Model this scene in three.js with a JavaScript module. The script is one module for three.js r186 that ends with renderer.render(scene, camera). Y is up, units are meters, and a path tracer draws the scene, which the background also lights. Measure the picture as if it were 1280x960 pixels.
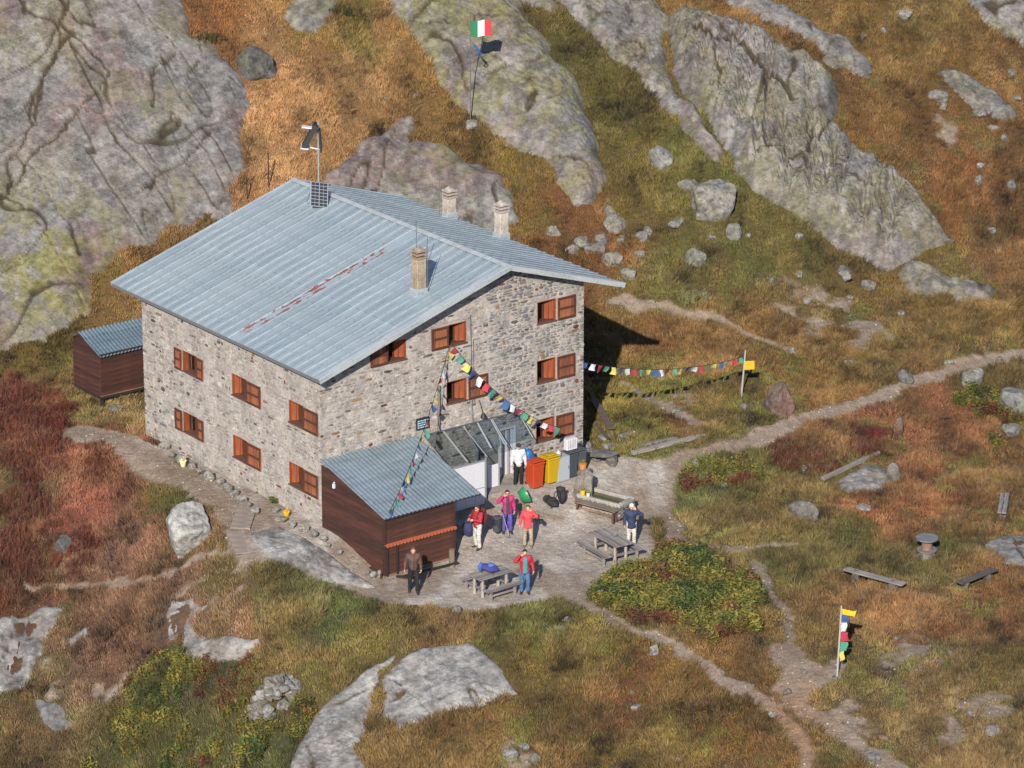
import * as THREE from 'three';
import { mergeGeometries } from 'three/addons/utils/BufferGeometryUtils.js';

// ---------------------------------------------------------------- camera, sky, sun, exposure
const scene = new THREE.Scene();
const camera = new THREE.PerspectiveCamera(11.104, 4 / 3, 1, 600);
camera.position.set(7.067, 53.781, 136.933);
camera.lookAt(7.067, 3.7, -5.321);

const renderer = new THREE.WebGLRenderer({ antialias: true });
renderer.toneMapping = THREE.LinearToneMapping;
renderer.toneMappingExposure = 1.6;
renderer.shadowMap.enabled = true;

const SUN = new THREE.Vector3(-0.137, 0.474, 0.87).normalize();
const sun = new THREE.DirectionalLight(new THREE.Color(1, 0.93, 0.82), 4.6);
sun.position.copy(SUN).multiplyScalar(120).add(new THREE.Vector3(7, 0, -8));
sun.target.position.set(7, 0, -8);
sun.castShadow = true;
Object.assign(sun.shadow.camera, { left: -45, right: 45, top: 45, bottom: -45, near: 1, far: 300 });
sun.shadow.mapSize.set(4096, 4096);
scene.add(sun, sun.target);

{ // clear autumn sky: deep blue overhead, paler towards the horizon, warmer around the sun
  const w = 256, h = 128, data = new Float32Array(w * h * 4);
  for (let j = 0; j < h; j++) for (let i = 0; i < w; i++) {
    const el = ((j + 0.5) / h - 0.5) * Math.PI, az = ((i + 0.5) / w - 0.5) * 2 * Math.PI;
    const dx = Math.cos(el) * Math.cos(az), dy = Math.sin(el), dz = Math.cos(el) * Math.sin(az);
    const t = Math.pow(Math.max(0, dy), 0.5), g = Math.pow(Math.max(0, dx * SUN.x + dy * SUN.y + dz * SUN.z), 12);
    const k = (j * w + i) * 4;
    data[k] = (0.62 * (1 - t) + 0.13 * t + 0.5 * g) * 0.5;
    data[k + 1] = (0.72 * (1 - t) + 0.27 * t + 0.46 * g) * 0.5;
    data[k + 2] = (0.88 * (1 - t) + 0.62 * t + 0.4 * g) * 0.5;
    data[k + 3] = 1;
  }
  const sky = new THREE.DataTexture(data, w, h, THREE.RGBAFormat, THREE.FloatType);
  sky.mapping = THREE.EquirectangularReflectionMapping;
  sky.magFilter = sky.minFilter = THREE.LinearFilter;
  sky.needsUpdate = true;
  scene.background = sky;
  scene.environment = sky;
}

// ---------------------------------------------------------------- helpers
function rng(seed) {
  let a = seed >>> 0;
  return () => { a = (a + 0x6D2B79F5) >>> 0; let t = Math.imul(a ^ (a >>> 15), 1 | a); t = (t + Math.imul(t ^ (t >>> 7), 61 | t)) ^ t; return ((t ^ (t >>> 14)) >>> 0) / 4294967296; };
}
const hash = (x, y, z) => {
  let h = Math.imul(x, 374761393) ^ Math.imul(y, 668265263) ^ Math.imul(z, 2147483647 - 40503);
  h = Math.imul(h ^ (h >>> 13), 1274126177); h = Math.imul(h ^ (h >>> 15), 2246822519);
  return ((h ^ (h >>> 16)) >>> 0) / 4294967296;
};
const fade = (t) => t * t * (3 - 2 * t);
function noise2(x, y, s = 0) {
  const i = Math.floor(x), j = Math.floor(y), u = fade(x - i), v = fade(y - j);
  const a = hash(i, j, s), b = hash(i + 1, j, s), c = hash(i, j + 1, s), d = hash(i + 1, j + 1, s);
  return a + (b - a) * u + (c - a + (a - b - c + d) * u) * v;
}
function noise3(x, y, z, s = 0) {
  const i = Math.floor(x), j = Math.floor(y), k = Math.floor(z), u = fade(x - i), v = fade(y - j), w = fade(z - k);
  const g = (a, b, c) => hash(i + a, j + b, (k + c) * 131 + s);
  const L = (a, b, t) => a + (b - a) * t;
  return L(L(L(g(0, 0, 0), g(1, 0, 0), u), L(g(0, 1, 0), g(1, 1, 0), u), v), L(L(g(0, 0, 1), g(1, 0, 1), u), L(g(0, 1, 1), g(1, 1, 1), u), v), w);
}
function fbm(x, y, o = 4, s = 0) { let a = 0.5, r = 0, n = 0; for (let k = 0; k < o; k++) { r += a * noise2(x, y, s + k * 17); n += a; a *= 0.5; x = x * 2.03 + 7.1; y = y * 2.03 + 3.7; } return r / n; }
const clamp = (v, a = 0, b = 1) => Math.min(b, Math.max(a, v));
const sstep = (a, b, x) => { const t = clamp((x - a) / (b - a)); return t * t * (3 - 2 * t); };
const lerp = (a, b, t) => a + (b - a) * t;
const col = (h) => new THREE.Color(h);
const mixc = (a, b, t) => [a[0] + (b[0] - a[0]) * t, a[1] + (b[1] - a[1]) * t, a[2] + (b[2] - a[2]) * t];
const rgb = (h) => { const c = new THREE.Color(h); return [c.r, c.g, c.b]; };

const taken = new Map();
function numbered(n) { const k = taken.get(n) || 0; taken.set(n, k + 1); return k ? n + '_' + String(k).padStart(3, '0') : n; }
function tag(o, label, category, group, kind) {
  if (label) o.userData.label = label;
  if (category) o.userData.category = category;
  if (group) o.userData.group = group;
  if (kind) o.userData.kind = kind;
  return o;
}
function thing(name, label, category, pos = [0, 0, 0], turn = 0, group) {
  const o = new THREE.Group(); o.name = numbered(name); o.position.set(...pos); o.rotation.y = turn; scene.add(o);
  return tag(o, label, category, group);
}
// uv in metres from the dominant axis of each face, so that grain keeps its real size
function metreUV(g) {
  if (g.index) g = g.toNonIndexed();
  if (!g.attributes.normal) g.computeVertexNormals();
  const p = g.attributes.position, n = g.attributes.normal, uv = new Float32Array(p.count * 2);
  const A = new THREE.Vector3(), B = new THREE.Vector3(), C = new THREE.Vector3();
  for (let i = 0; i < p.count; i += 3) {
    A.fromBufferAttribute(p, i); B.fromBufferAttribute(p, i + 1); C.fromBufferAttribute(p, i + 2);
    const f = B.clone().sub(A).cross(C.clone().sub(A)), ax = Math.abs(f.x), ay = Math.abs(f.y), az = Math.abs(f.z);
    [A, B, C].forEach((v, k) => {
      const o = (i + k) * 2;
      if (ay >= ax && ay >= az) { uv[o] = v.x; uv[o + 1] = v.z; }
      else if (ax >= az) { uv[o] = v.z; uv[o + 1] = v.y; }
      else { uv[o] = v.x; uv[o + 1] = v.y; }
    });
  }
  g.setAttribute('uv', new THREE.BufferAttribute(uv, 2));
  return g;
}
const E3 = new THREE.Euler(), Q = new THREE.Quaternion(), M4 = new THREE.Matrix4();
function xf(g, x = 0, y = 0, z = 0, rx = 0, ry = 0, rz = 0) {
  return g.applyMatrix4(M4.compose(new THREE.Vector3(x, y, z), Q.setFromEuler(E3.set(rx, ry, rz, 'YXZ')), new THREE.Vector3(1, 1, 1)));
}
// box with chamfered edges
function box(w, h, d, x = 0, y = 0, z = 0, rx = 0, ry = 0, rz = 0, ch = 0.006) {
  const c = Math.min(ch, w * 0.3, h * 0.3, d * 0.3), X = w / 2, Y = h / 2, Z = d / 2, P = [];
  for (const sx of [-1, 1]) for (const sy of [-1, 1]) for (const sz of [-1, 1]) P.push([sx * (X - c), sy * Y, sz * (Z - c)], [sx * X, sy * (Y - c), sz * (Z - c)], [sx * (X - c), sy * (Y - c), sz * Z]);
  const id = (sx, sy, sz, k) => ((sx > 0 ? 4 : 0) + (sy > 0 ? 2 : 0) + (sz > 0 ? 1 : 0)) * 3 + k, T = [];
  const quad = (a, b, c2, d2) => T.push(a, b, c2, a, c2, d2);
  const add = (ids, n) => { // order by normal
    const [a, b, c2] = ids.map((i) => P[i]);
    const u = [b[0] - a[0], b[1] - a[1], b[2] - a[2]], v = [c2[0] - a[0], c2[1] - a[1], c2[2] - a[2]];
    const cr = [u[1] * v[2] - u[2] * v[1], u[2] * v[0] - u[0] * v[2], u[0] * v[1] - u[1] * v[0]];
    if (cr[0] * n[0] + cr[1] * n[1] + cr[2] * n[2] < 0) ids = ids.slice().reverse();
    if (ids.length === 4) quad(...ids); else T.push(...ids);
  };
  for (const s of [-1, 1]) {
    add([id(s, -1, -1, 1), id(s, 1, -1, 1), id(s, 1, 1, 1), id(s, -1, 1, 1)], [s, 0, 0]);
    add([id(-1, s, -1, 0), id(1, s, -1, 0), id(1, s, 1, 0), id(-1, s, 1, 0)], [0, s, 0]);
    add([id(-1, -1, s, 2), id(1, -1, s, 2), id(1, 1, s, 2), id(-1, 1, s, 2)], [0, 0, s]);
    for (const t of [-1, 1]) {
      add([id(s, t, -1, 0), id(s, t, 1, 0), id(s, t, 1, 1), id(s, t, -1, 1)], [s, t, 0]);
      add([id(-1, s, t, 0), id(1, s, t, 0), id(1, s, t, 2), id(-1, s, t, 2)], [0, s, t]);
      add([id(s, -1, t, 1), id(s, 1, t, 1), id(s, 1, t, 2), id(s, -1, t, 2)], [s, 0, t]);
      for (const r of [-1, 1]) add([id(s, t, r, 0), id(s, t, r, 1), id(s, t, r, 2)], [s, t, r]);
    }
  }
  const g = new THREE.BufferGeometry(), pos = new Float32Array(T.length * 3);
  T.forEach((i, k) => pos.set(P[i], k * 3));
  g.setAttribute('position', new THREE.BufferAttribute(pos, 3)); g.computeVertexNormals();
  return xf(metreUV(g), x, y, z, rx, ry, rz);
}
const cyl = (r0, r1, h, x = 0, y = 0, z = 0, rx = 0, ry = 0, rz = 0, n = 12) => xf(metreKeep(new THREE.CylinderGeometry(r0, r1, h, n)), x, y, z, rx, ry, rz);
function metreKeep(g) { const n = g.toNonIndexed(), m = n.attributes.normal.clone(); const o = metreUV(n); o.setAttribute('normal', m); return o; }
// round bar between two points
function bar(a, b, r, n = 7, r2 = r) {
  const A = new THREE.Vector3(...a), B = new THREE.Vector3(...b), L = A.distanceTo(B);
  const g = metreKeep(new THREE.CylinderGeometry(r2, r, L, n));
  const q = new THREE.Quaternion().setFromUnitVectors(new THREE.Vector3(0, 1, 0), B.clone().sub(A).normalize());
  return g.applyMatrix4(new THREE.Matrix4().compose(A.add(B).multiplyScalar(0.5), q, new THREE.Vector3(1, 1, 1)));
}
// squared timber between two points
function beam(a, b, w, h) {
  const A = new THREE.Vector3(...a), B = new THREE.Vector3(...b), L = A.distanceTo(B), d = B.clone().sub(A).normalize();
  const s = new THREE.Vector3(0, 1, 0).cross(d); if (s.lengthSq() < 1e-4) s.set(1, 0, 0); s.normalize();
  const u = d.clone().cross(s);
  const g = box(w, h, L);
  return g.applyMatrix4(new THREE.Matrix4().makeBasis(s, u, d).setPosition(A.add(B).multiplyScalar(0.5)));
}
function clean(g) { if (g.index) g = g.toNonIndexed(); for (const k of Object.keys(g.attributes)) if (!['position', 'normal', 'uv', 'color'].includes(k)) g.deleteAttribute(k); if (!g.attributes.uv) g = metreUV(g); return g; }
function part(parent, name, geos, mat) {
  let g = Array.isArray(geos) ? (geos.length > 1 ? mergeGeometries(geos.map(clean)) : geos[0]) : geos;
  const m = new THREE.Mesh(g, mat); m.name = name; m.castShadow = m.receiveShadow = true; parent.add(m); return m;
}
function single(name, geos, mat, label, category, group) { const m = part(scene, numbered(name), geos, mat); return tag(m, label, category, group); }
function paint(g, c) { const n = g.attributes.position.count, a = new Float32Array(n * 3); for (let i = 0; i < n; i++) a.set(c, i * 3); g.setAttribute('color', new THREE.BufferAttribute(a, 3)); return g; }

// ---------------------------------------------------------------- tiling textures (grain only)
function tileNoise(x, y, per, s) { // periodic value noise
  const i = Math.floor(x), j = Math.floor(y), u = fade(x - i), v = fade(y - j), m = (a, p) => ((a % p) + p) % p;
  const g = (a, b) => hash(m(i + a, per[0]), m(j + b, per[1]), s);
  return lerp(lerp(g(0, 0), g(1, 0), u), lerp(g(0, 1), g(1, 1), u), v);
}
function tex(n, metres, fn, srgb = true) {
  const d = new Uint8Array(n * n * 4);
  for (let j = 0; j < n; j++) for (let i = 0; i < n; i++) { const v = fn(i / n, j / n), k = (j * n + i) * 4; for (let c = 0; c < 3; c++) d[k + c] = clamp(Array.isArray(v) ? v[c] : v) * 255; d[k + 3] = 255; }
  const t = new THREE.DataTexture(d, n, n, THREE.RGBAFormat); t.wrapS = t.wrapT = THREE.RepeatWrapping; t.magFilter = THREE.LinearFilter; t.minFilter = THREE.LinearMipmapLinearFilter; t.generateMipmaps = true;
  t.repeat.set(1 / metres[0], 1 / metres[1]); if (srgb) t.colorSpace = THREE.SRGBColorSpace; t.needsUpdate = true; return t;
}
const tf = (x, y, px, py, o, s) => { let r = 0, a = 0.5, n = 0; for (let k = 0; k < o; k++) { r += a * tileNoise(x * px, y * py, [px, py], s + k * 31); n += a; a *= 0.55; px *= 2; py *= 2; } return r / n; };
const tg = (x, y, px, o, gain, s) => { let r = 0, a = 1, n = 0; for (let k = 0; k < o; k++) { r += a * (tileNoise(x * px, y * px, [px, px], s + k * 31) - 0.5); n += a * a; a *= gain; px *= 2; } return r / Math.sqrt(n); };
const T = {
  rock: tex(1024, [4.7, 4.7], (x, y) => { const v = tg(x, y, 9, 6, 0.92, 1), d = tg(x, y, 21, 4, 0.8, 9), m = tf(x, y, 7, 7, 3, 4); return 0.86 + 0.4 * v - 0.12 * sstep(0.2, 0.45, d) * sstep(0.5, 0.62, m); }),
  rockBump: tex(512, [2.3, 2.3], (x, y) => tf(x, y, 8, 8, 6, 5), false),
  soil: tex(512, [2.7, 2.7], (x, y) => { const v = tg(x, y, 8, 6, 0.88, 21), d = tf(x, y, 70, 70, 1, 23); return 0.86 + 0.2 * v + (d > 0.8 ? 0.12 : d < 0.2 ? -0.15 : 0); }),
  soilBump: tex(512, [1.9, 1.9], (x, y) => tf(x, y, 14, 14, 5, 41), false),
  wood: tex(512, [1.6, 0.45], (x, y) => { const v = tf(x, y, 3, 40, 3, 51), w = tf(x, y, 4, 6, 3, 57); return 0.8 + 0.4 * (v - 0.5) + 0.25 * (w - 0.5); }),
  woodV: tex(512, [0.45, 1.6], (x, y) => { const v = tf(y, x, 3, 40, 3, 51), w = tf(y, x, 4, 6, 3, 57); return 0.8 + 0.4 * (v - 0.5) + 0.25 * (w - 0.5); }),
  metal: tex(512, [4.3, 2.9], (x, y) => { const v = tf(x, y, 5, 14, 5, 61), d = tf(x, y, 60, 60, 2, 67); return 0.88 + 0.22 * (v - 0.5) - (d > 0.74 ? 0.1 : 0); }),
  mortar: tex(512, [1.7, 1.7], (x, y) => { const v = tg(x, y, 5, 6, 0.9, 71), d = tf(x, y, 50, 50, 2, 77); return 0.87 + 0.22 * v - (d < 0.3 ? 0.14 : 0); }),
  grain: tex(256, [0.5, 0.5], (x, y) => tf(x, y, 12, 12, 4, 81), false),
};
const std = (c, o = {}) => new THREE.MeshStandardMaterial({ color: col(c), roughness: 0.9, metalness: 0, side: THREE.DoubleSide, ...o });
const vmat = (o = {}) => new THREE.MeshStandardMaterial({ vertexColors: true, roughness: 0.95, side: THREE.DoubleSide, ...o });

// ---------------------------------------------------------------- terrain: a levelled terrace, a bank falling towards the valley, a hillside rising behind
const TURN = 0.6454, CT = Math.cos(TURN), ST = Math.sin(TURN);
const TB = { DR:[[-24, 13], [-12, 15], [-5, 17], [5, 18], [12, 16.5], [20, 20], [27, 23], [40, 26]],SB:[[-24, 0.8], [-12, 0.75], [0, 0.66], [8, 0.55], [14, 0.44], [27, 0.42], [40, 0.42]],DF:[[-24, 14], [-8, 9.5], [-3.6, 1.5], [-2, -3.4], [1.3, -6.2], [5.9, -7.8], [10, -6.8], [14, -7.5], [27, -16], [40, -20]],SF:[[-24, 0.42], [-6, 0.38], [4, 0.3], [10, 0.24], [18, 0.12], [40, 0.1]] };
const pw = (t, x) => { if (x <= t[0][0]) return t[0][1]; for (let i = 1; i < t.length; i++) if (x <= t[i][0]) return t[i - 1][1] + (t[i][1] - t[i - 1][1]) * (x - t[i - 1][0]) / (t[i][0] - t[i - 1][0]); return t[t.length - 1][1]; };
const pws = (t, x) => 0.5 * pw(t, x) + 0.25 * (pw(t, x - 1) + pw(t, x + 1));
const ramp = (t, k) => (t <= 0 ? 0 : t < k ? t * t / (2 * k) : t - k / 2);
function landform(x, z) {
  const d = -z;
  return pws(TB.SB, x) * ramp(d - pws(TB.DR, x), 4) - pws(TB.SF, x) * ramp(pws(TB.DF, x) - d, 2.5) + 0.07 * sstep(11, 17, x) * ramp(d - 7, 4) - 0.85 * sstep(0.4, 5, x * ST + z * CT);
}
const toWorld = (X, Y, Z) => [X * CT + Z * ST, Y, -X * ST + Z * CT];
const toLocal = (x, z) => [x * CT - z * ST, x * ST + z * CT];

// trodden paths (centre lines and half widths) and the bare terrace
const PATHS = [
  [[[12.012,-5.792],[13.953,-7.89],[16.242,-9.687],[18.601,-11.874],[21.308,-13.605],[23.761,-15.582],[25.9,-17.229],[29.095,-18.988],[32.758,-21.246]], 0.34],
  [[[12.012,-5.792],[12.711,-3.537],[13.368,-.9],[15.114,0.151],[17.807,-.01],[19,-.01]], 0.2],
  [[[9.944,5.575],[10.762,7.401],[12.416,8.834],[14.292,10.816],[15.573,12.686],[16.541,14.677],[16.94,16.766],[17.022,19.44]], 0.25],
  [[[15.939,1.346],[16.486,4.445],[17.036,7.056],[16.775,8.867],[16.749,11.395],[16.485,13.407]], 0.17],
  [[[16.517,12.906],[17.62,14.68],[18.808,16.682],[19.988,18.356],[21.118,20.228]], 0.3],
  [[[16.706,9.907],[17.041,11.158],[16.683,12.429]], 0.55],
  [[[16.921,12.994],[17.667,12.083],[18.301,10.96]], 0.3],
  [[[-10.053,-10.104],[-8.399,-9.369],[-6.582,-6.525],[-4.834,-3.886],[-3.144,-1.361],[-2.154,2.623]], 0.7],
  [[[-11.378,-1.351],[-9.24,-1.217],[-6.713,-.192],[-4.826,0.612],[-2.949,1.669]], 0.1],
  [[[11.474,-22.186],[12.817,-21.732],[14.494,-21.301],[15.985,-20.675],[17.424,-19.292],[18.513,-18.033]], 0.22],
  [[[11.658,-15.787],[12.735,-13.693],[13.789,-11.734],[14.707,-10.798]], 0.25],
  [[[13.283,-6.697],[12.839,-4.582],[13.166,-1.882],[13.7,-.251]], 0.3],
];
const TERRACE = [[-7.704,-9.369],[-5.473,-6.228],[-3.226,-2.614],[-2.644,1.824],[-1.529,3.386],[0.097,4.03],[1.871,5.05],[3.914,6.097],[5.638,6.541],[7.355,5.725],[8.511,4.974],[9.793,5.948],[10.031,4.064],[10.589,2.523],[12.377,1.74],[12.519,-.656],[12.287,-2.71],[12.911,-4.902],[13.273,-6.417],[12.998,-7.47],[11.749,-7.511],[10.203,-8.279],[9.849,-9.644],[4.559,-8.279],[0.009,-1.361],[-3.478,-6.493]];
function polyDist(P, x, z) { // signed distance, inside positive
  let m = 1e9, inside = false;
  for (let i = 0, j = P.length - 1; i < P.length; j = i++) {
    const ax = P[j][0], az = P[j][1], bx = P[i][0], bz = P[i][1], ex = bx - ax, ez = bz - az;
    const t = clamp(((x - ax) * ex + (z - az) * ez) / (ex * ex + ez * ez)), dx = x - ax - ex * t, dz = z - az - ez * t;
    m = Math.min(m, dx * dx + dz * dz);
    if ((az > z) !== (bz > z) && x < (bx - ax) * (z - az) / (bz - az) + ax) inside = !inside;
  }
  return inside ? Math.sqrt(m) : -Math.sqrt(m);
}
function lineDist(P, x, z) {
  let m = 1e9;
  for (let i = 1; i < P.length; i++) {
    const ax = P[i - 1][0], az = P[i - 1][1], ex = P[i][0] - ax, ez = P[i][1] - az;
    const t = clamp(((x - ax) * ex + (z - az) * ez) / (ex * ex + ez * ez)), dx = x - ax - ex * t, dz = z - az - ez * t;
    m = Math.min(m, dx * dx + dz * dz);
  }
  return Math.sqrt(m);
}
const SCREE = [[[20.572,-21.198], 1.9], [[21.987,-19.921], 1.3], [[18.796,-22.639], 0.9], [[21.313,9.933], 1.3], [[20.505,11.122], 1.1], [[21.977,15.596], 1.2], [[23.322,14.349], 0.9], [[7.203,14.95], 0.8], [[-3.277,3.673], 0.9], [[-4.761,1.577], 0.7], [[18.437,14.575], 0.9], [[19.639,16.298], 0.8], [[13.858,-13.472], 0.8], [[12.99,-16.443], 0.7], [[11.177,-9.644], 0.9], [[-10.007,3.435], 0.9], [[-7.527,4.663], 0.8], [[26.441,-33.924], 0.8], [[22.227,0.551], 0.5]];
// plan grid of bare ground (0 = covered with plants, 1 = trodden) and of rock
const GX0 = -24, GZ0 = -54, GC = 0.12, GW = 530, GH = 660;
const bare = new Float32Array(GW * GH), rocky = new Float32Array(GW * GH).fill(-9);
{
  const boxes = PATHS.map(([P, w]) => [Math.min(...P.map((p) => p[0])) - w - 1, Math.max(...P.map((p) => p[0])) + w + 1, Math.min(...P.map((p) => p[1])) - w - 1, Math.max(...P.map((p) => p[1])) + w + 1]);
  for (let j = 0; j < GH; j++) for (let i = 0; i < GW; i++) {
    const x = GX0 + i * GC, z = GZ0 + j * GC;
    const wx = x + (fbm(x * 0.9, z * 0.9, 3, 3) - 0.5) * 0.5 + (noise2(x * 4, z * 4, 5) - 0.5) * 0.16, wz = z + (fbm(x * 0.9, z * 0.9, 3, 8) - 0.5) * 0.8 + (noise2(x * 4, z * 4, 6) - 0.5) * 0.2;
    let b = 0;
    PATHS.forEach(([P, w], k) => { const q = boxes[k]; if (wx < q[0] || wx > q[1] || wz < q[2] || wz > q[3]) return; b = Math.max(b, 1 - sstep(w * 0.75, w * 1.35 + 0.1, lineDist(P, wx, wz))); });
    if (x > -11 && x < 17 && z > -14 && z < 14) b = Math.max(b, sstep(-0.25, 0.3, polyDist(TERRACE, wx * 0.6 + x * 0.4, wz * 0.6 + z * 0.4)));
    for (const [p, r] of SCREE) { const q = Math.hypot(p[0] - wx, (p[1] - wz) * 0.6) / r; if (q < 1.3) b = Math.max(b, 0.75 * (1 - sstep(0.5, 1.3, q)) * sstep(0.38, 0.6, fbm(x * 1.6, z * 1.6, 3, 19))); }
    bare[j * GW + i] = b;
  }
}
function grid(A, x, z, out = 0) {
  const u = (x - GX0) / GC, v = (z - GZ0) / GC, i = Math.floor(u), j = Math.floor(v);
  if (i < 0 || j < 0 || i >= GW - 1 || j >= GH - 1) return out;
  const a = u - i, b = v - j, k = j * GW + i;
  return lerp(lerp(A[k], A[k + 1], a), lerp(A[k + GW], A[k + GW + 1], a), b);
}
function hutClear(x, z) { const [X, Z] = toLocal(x, z); const dx = Math.max(-0.6 - X, X - 13, 0), dz = Math.max(Z - 5, -13 - Z, 0); return sstep(0, 2.5, Math.hypot(dx, dz)); }
function groundY(x, z) {
  const b = grid(bare, x, z), r = hutClear(x, z) * (1 - 0.9 * b);
  return landform(x, z) + r * ((fbm(x * 0.35, z * 0.35, 3, 11) - 0.5) * 0.7 + (fbm(x * 1.3, z * 1.3, 3, 12) - 0.5) * 0.26) + (1 - 0.75 * b) * (noise2(x * 4.1, z * 4.1, 13) - 0.5) * 0.05 - 0.05 * b + b * (fbm(x * 2.2, z * 2.2, 3, 15) - 0.5) * 0.05;
}
// colours of the plants by place: straw, ochre, olive, green, russet
const COVER = [[-6.417,-33.645,'#8a5a2c'],[-1.465,-33.615,'#93693a'],[-3.111,-30.626,'#a87c4c'],[0.342,-32.41,'#9a7344'],[-3.723,-28.657,'#aa7f50'],[-4.666,-26.672,'#a0744a'],[-1.874,-35.117,'#8c6a30'],[2.064,-34.496,'#9a7236'],[3.528,-32.012,'#88662e'],[1.338,-35.098,'#987442'],[-2.825,-32.202,'#a0764a'],[-.102,-35.5,'#6f5f26'],[9.231,-36.043,'#4e4a18'],[8.518,-37.517,'#574d1a'],[11.326,-32.243,'#56501a'],[12.689,-29.982,'#66581d'],[9.873,-29.687,'#6b521f'],[7.76,-26.95,'#7a5522'],[7.067,-28.852,'#6f5a20'],[11.254,-28.471,'#6a5c1e'],[20.264,-39.414,'#7a5a2a'],[18.037,-39.027,'#8a6230'],[23.881,-38.415,'#70531f'],[26.893,-39.198,'#6b4f20'],[24.658,-34.208,'#6b4a1c'],[28.114,-32.541,'#6e4a20'],[26.812,-29.983,'#72481f'],[28.293,-26.99,'#71502a'],[25.889,-40.476,'#6f5a2a'],[29.365,-38.058,'#6a4a20'],[22.684,-31.806,'#6c4c20'],[19.501,-26.001,'#5e5420'],[17.812,-26.929,'#615822'],[14.245,-23.964,'#5a5420'],[15.49,-29.797,'#5f5c1e'],[17.006,-24.522,'#5a5a22'],[10.865,-26.153,'#7a4f25'],[9.134,-25.676,'#84522a'],[15.916,-23.063,'#5b4c1e'],[19.29,-22.333,'#69552a'],[22.623,-21.479,'#65501f'],[26.007,-21.496,'#6b5420'],[28.375,-21.496,'#705524'],[21.618,-26.5,'#6a5624'],[25.678,-25.079,'#6c5522'],[13.181,-22.623,'#5f5a24'],[13.419,-19.341,'#7d5627'],[15.078,-19.095,'#85602e'],[16.773,-19.615,'#7c5a2a'],[12.252,-13.774,'#6e6420'],[11.555,-11.957,'#77691c'],[12.139,-10.083,'#6a6426'],[14.108,-11.695,'#75552a'],[15.459,-13.192,'#6a5824'],[18.842,-15.521,'#6e5020'],[22.184,-16.35,'#655322'],[16.318,-11.171,'#66602a'],[20.735,-18.886,'#6b5022'],[17.856,-20.994,'#6e5226'],[15.15,-6.621,'#5d5a25'],[14.181,-5.792,'#55602a'],[16.186,-8.593,'#5f5c26'],[18.534,-10.792,'#6f4b2a'],[21.843,-12.141,'#7a4a2e'],[25.036,-11.877,'#83532f'],[23.638,-14.193,'#7d5030'],[27.456,-16.236,'#5d4a20'],[26.285,-14.513,'#5f5222'],[23.896,-6.985,'#7b4c29'],[25.766,-6.985,'#6d5024'],[21.101,-3.547,'#7a4b28'],[14.999,-3.547,'#6d5a2b'],[14.084,-3.547,'#6a5a2e'],[16.475,-2.71,'#6a5529'],[18.227,-6.112,'#6a5a28'],[19.255,0.551,'#57511f'],[17.606,2.911,'#5d5424'],[22.073,2.132,'#57501f'],[24.253,3.682,'#6f4c24'],[24.485,6.689,'#6b4023'],[20.202,6.689,'#7f5730'],[19.24,4.445,'#74562c'],[16.579,0.551,'#5f5626'],[16.159,7.422,'#6b5628'],[21.211,10.983,'#73593b'],[23.274,12.36,'#5d4c22'],[24.623,10.285,'#5a4a1e'],[19.482,14.992,'#6a5630'],[19.214,11.646,'#5f5526'],[21.98,16.878,'#66502a'],[18.302,16.342,'#6a5226'],[21.124,14.7,'#6f5a34'],[14.387,8.791,'#6b4a22'],[12.835,5.2,'#5c5a1e'],[13.615,13.667,'#6a4d22'],[12.89,11.183,'#7a5a25'],[11.484,11.932,'#6e4422'],[10.451,8.575,'#6a5c26'],[7.067,7.422,'#5e5f28'],[8.78,6.689,'#5a5a26'],[4.804,8.087,'#84663a'],[8.179,10.928,'#6f5a22'],[5.979,14.306,'#7d602f'],[3.244,13.816,'#735a2c'],[9.243,14.336,'#6a5025'],[10.859,14.935,'#6f5a25'],[12.77,14.418,'#6e5e22'],[14.884,15.408,'#66481f'],[12.123,9.186,'#6f5a26'],[1.981,8.319,'#6e6228'],[1.068,6.612,'#4f562a'],[-.443,4.88,'#525829'],[0.312,9.095,'#78602f'],[-1.216,6.842,'#7a6630'],[0.914,10.1,'#726030'],[-2.747,5.267,'#8d6a48'],[-4.503,0.917,'#8b6548'],[-7.808,-2.35,'#8f6350'],[-6.964,-3.417,'#8a5a44'],[-9.58,-5.024,'#8a4f3c'],[-11.322,-7,'#6a3526'],[-12.28,-10.166,'#6b3426'],[-10.547,-8.739,'#7a4430'],[-11.298,-3.602,'#6a3424'],[-10.605,-6.032,'#7d5a3c'],[-12.413,-8.471,'#5f4a2a'],[-12.054,-4.977,'#6a3a2a'],[-10.477,-3.059,'#5f4a28'],[-11.666,-1.194,'#5f3423'],[-8.214,-7.289,'#7d4a35'],[-6.733,-4.486,'#6a5226'],[-5.411,-3.409,'#5f5a26'],[-11.633,-12.92,'#763a2a'],[-9.794,-13.88,'#7d6a35'],[-8.322,-11.971,'#857040'],[-12.104,-17.355,'#6e5a22'],[-13.499,-18.176,'#5f4e20'],[-9.391,-20.742,'#84602f'],[-6.273,-24.724,'#836032'],[-7.861,-22.951,'#836032'],[-8.523,-17.897,'#7c6230'],[-8.58,-.627,'#87604a'],[-6.911,1.172,'#8a5f48'],[-6.673,4.16,'#7c5a42'],[-8.495,3.775,'#7c6048'],[-9.672,6.912,'#5b4a2a'],[-10.713,5.233,'#66502e'],[-7.081,6.468,'#4a4a20'],[-4.681,7.279,'#44461f'],[-5.463,8.643,'#4a4820'],[-2.431,10.899,'#4a4c22'],[-.938,12.48,'#4c5024'],[-1.727,8.098,'#6f5c2c'],[-3.212,7.441,'#4d4f22'],[-1.596,4.917,'#665a2c'],[-5.028,2.069,'#80604a'],[-3.205,2.37,'#6d5c30']].map(([x, z, h]) => [x, z, ...rgb(h)]);
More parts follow.
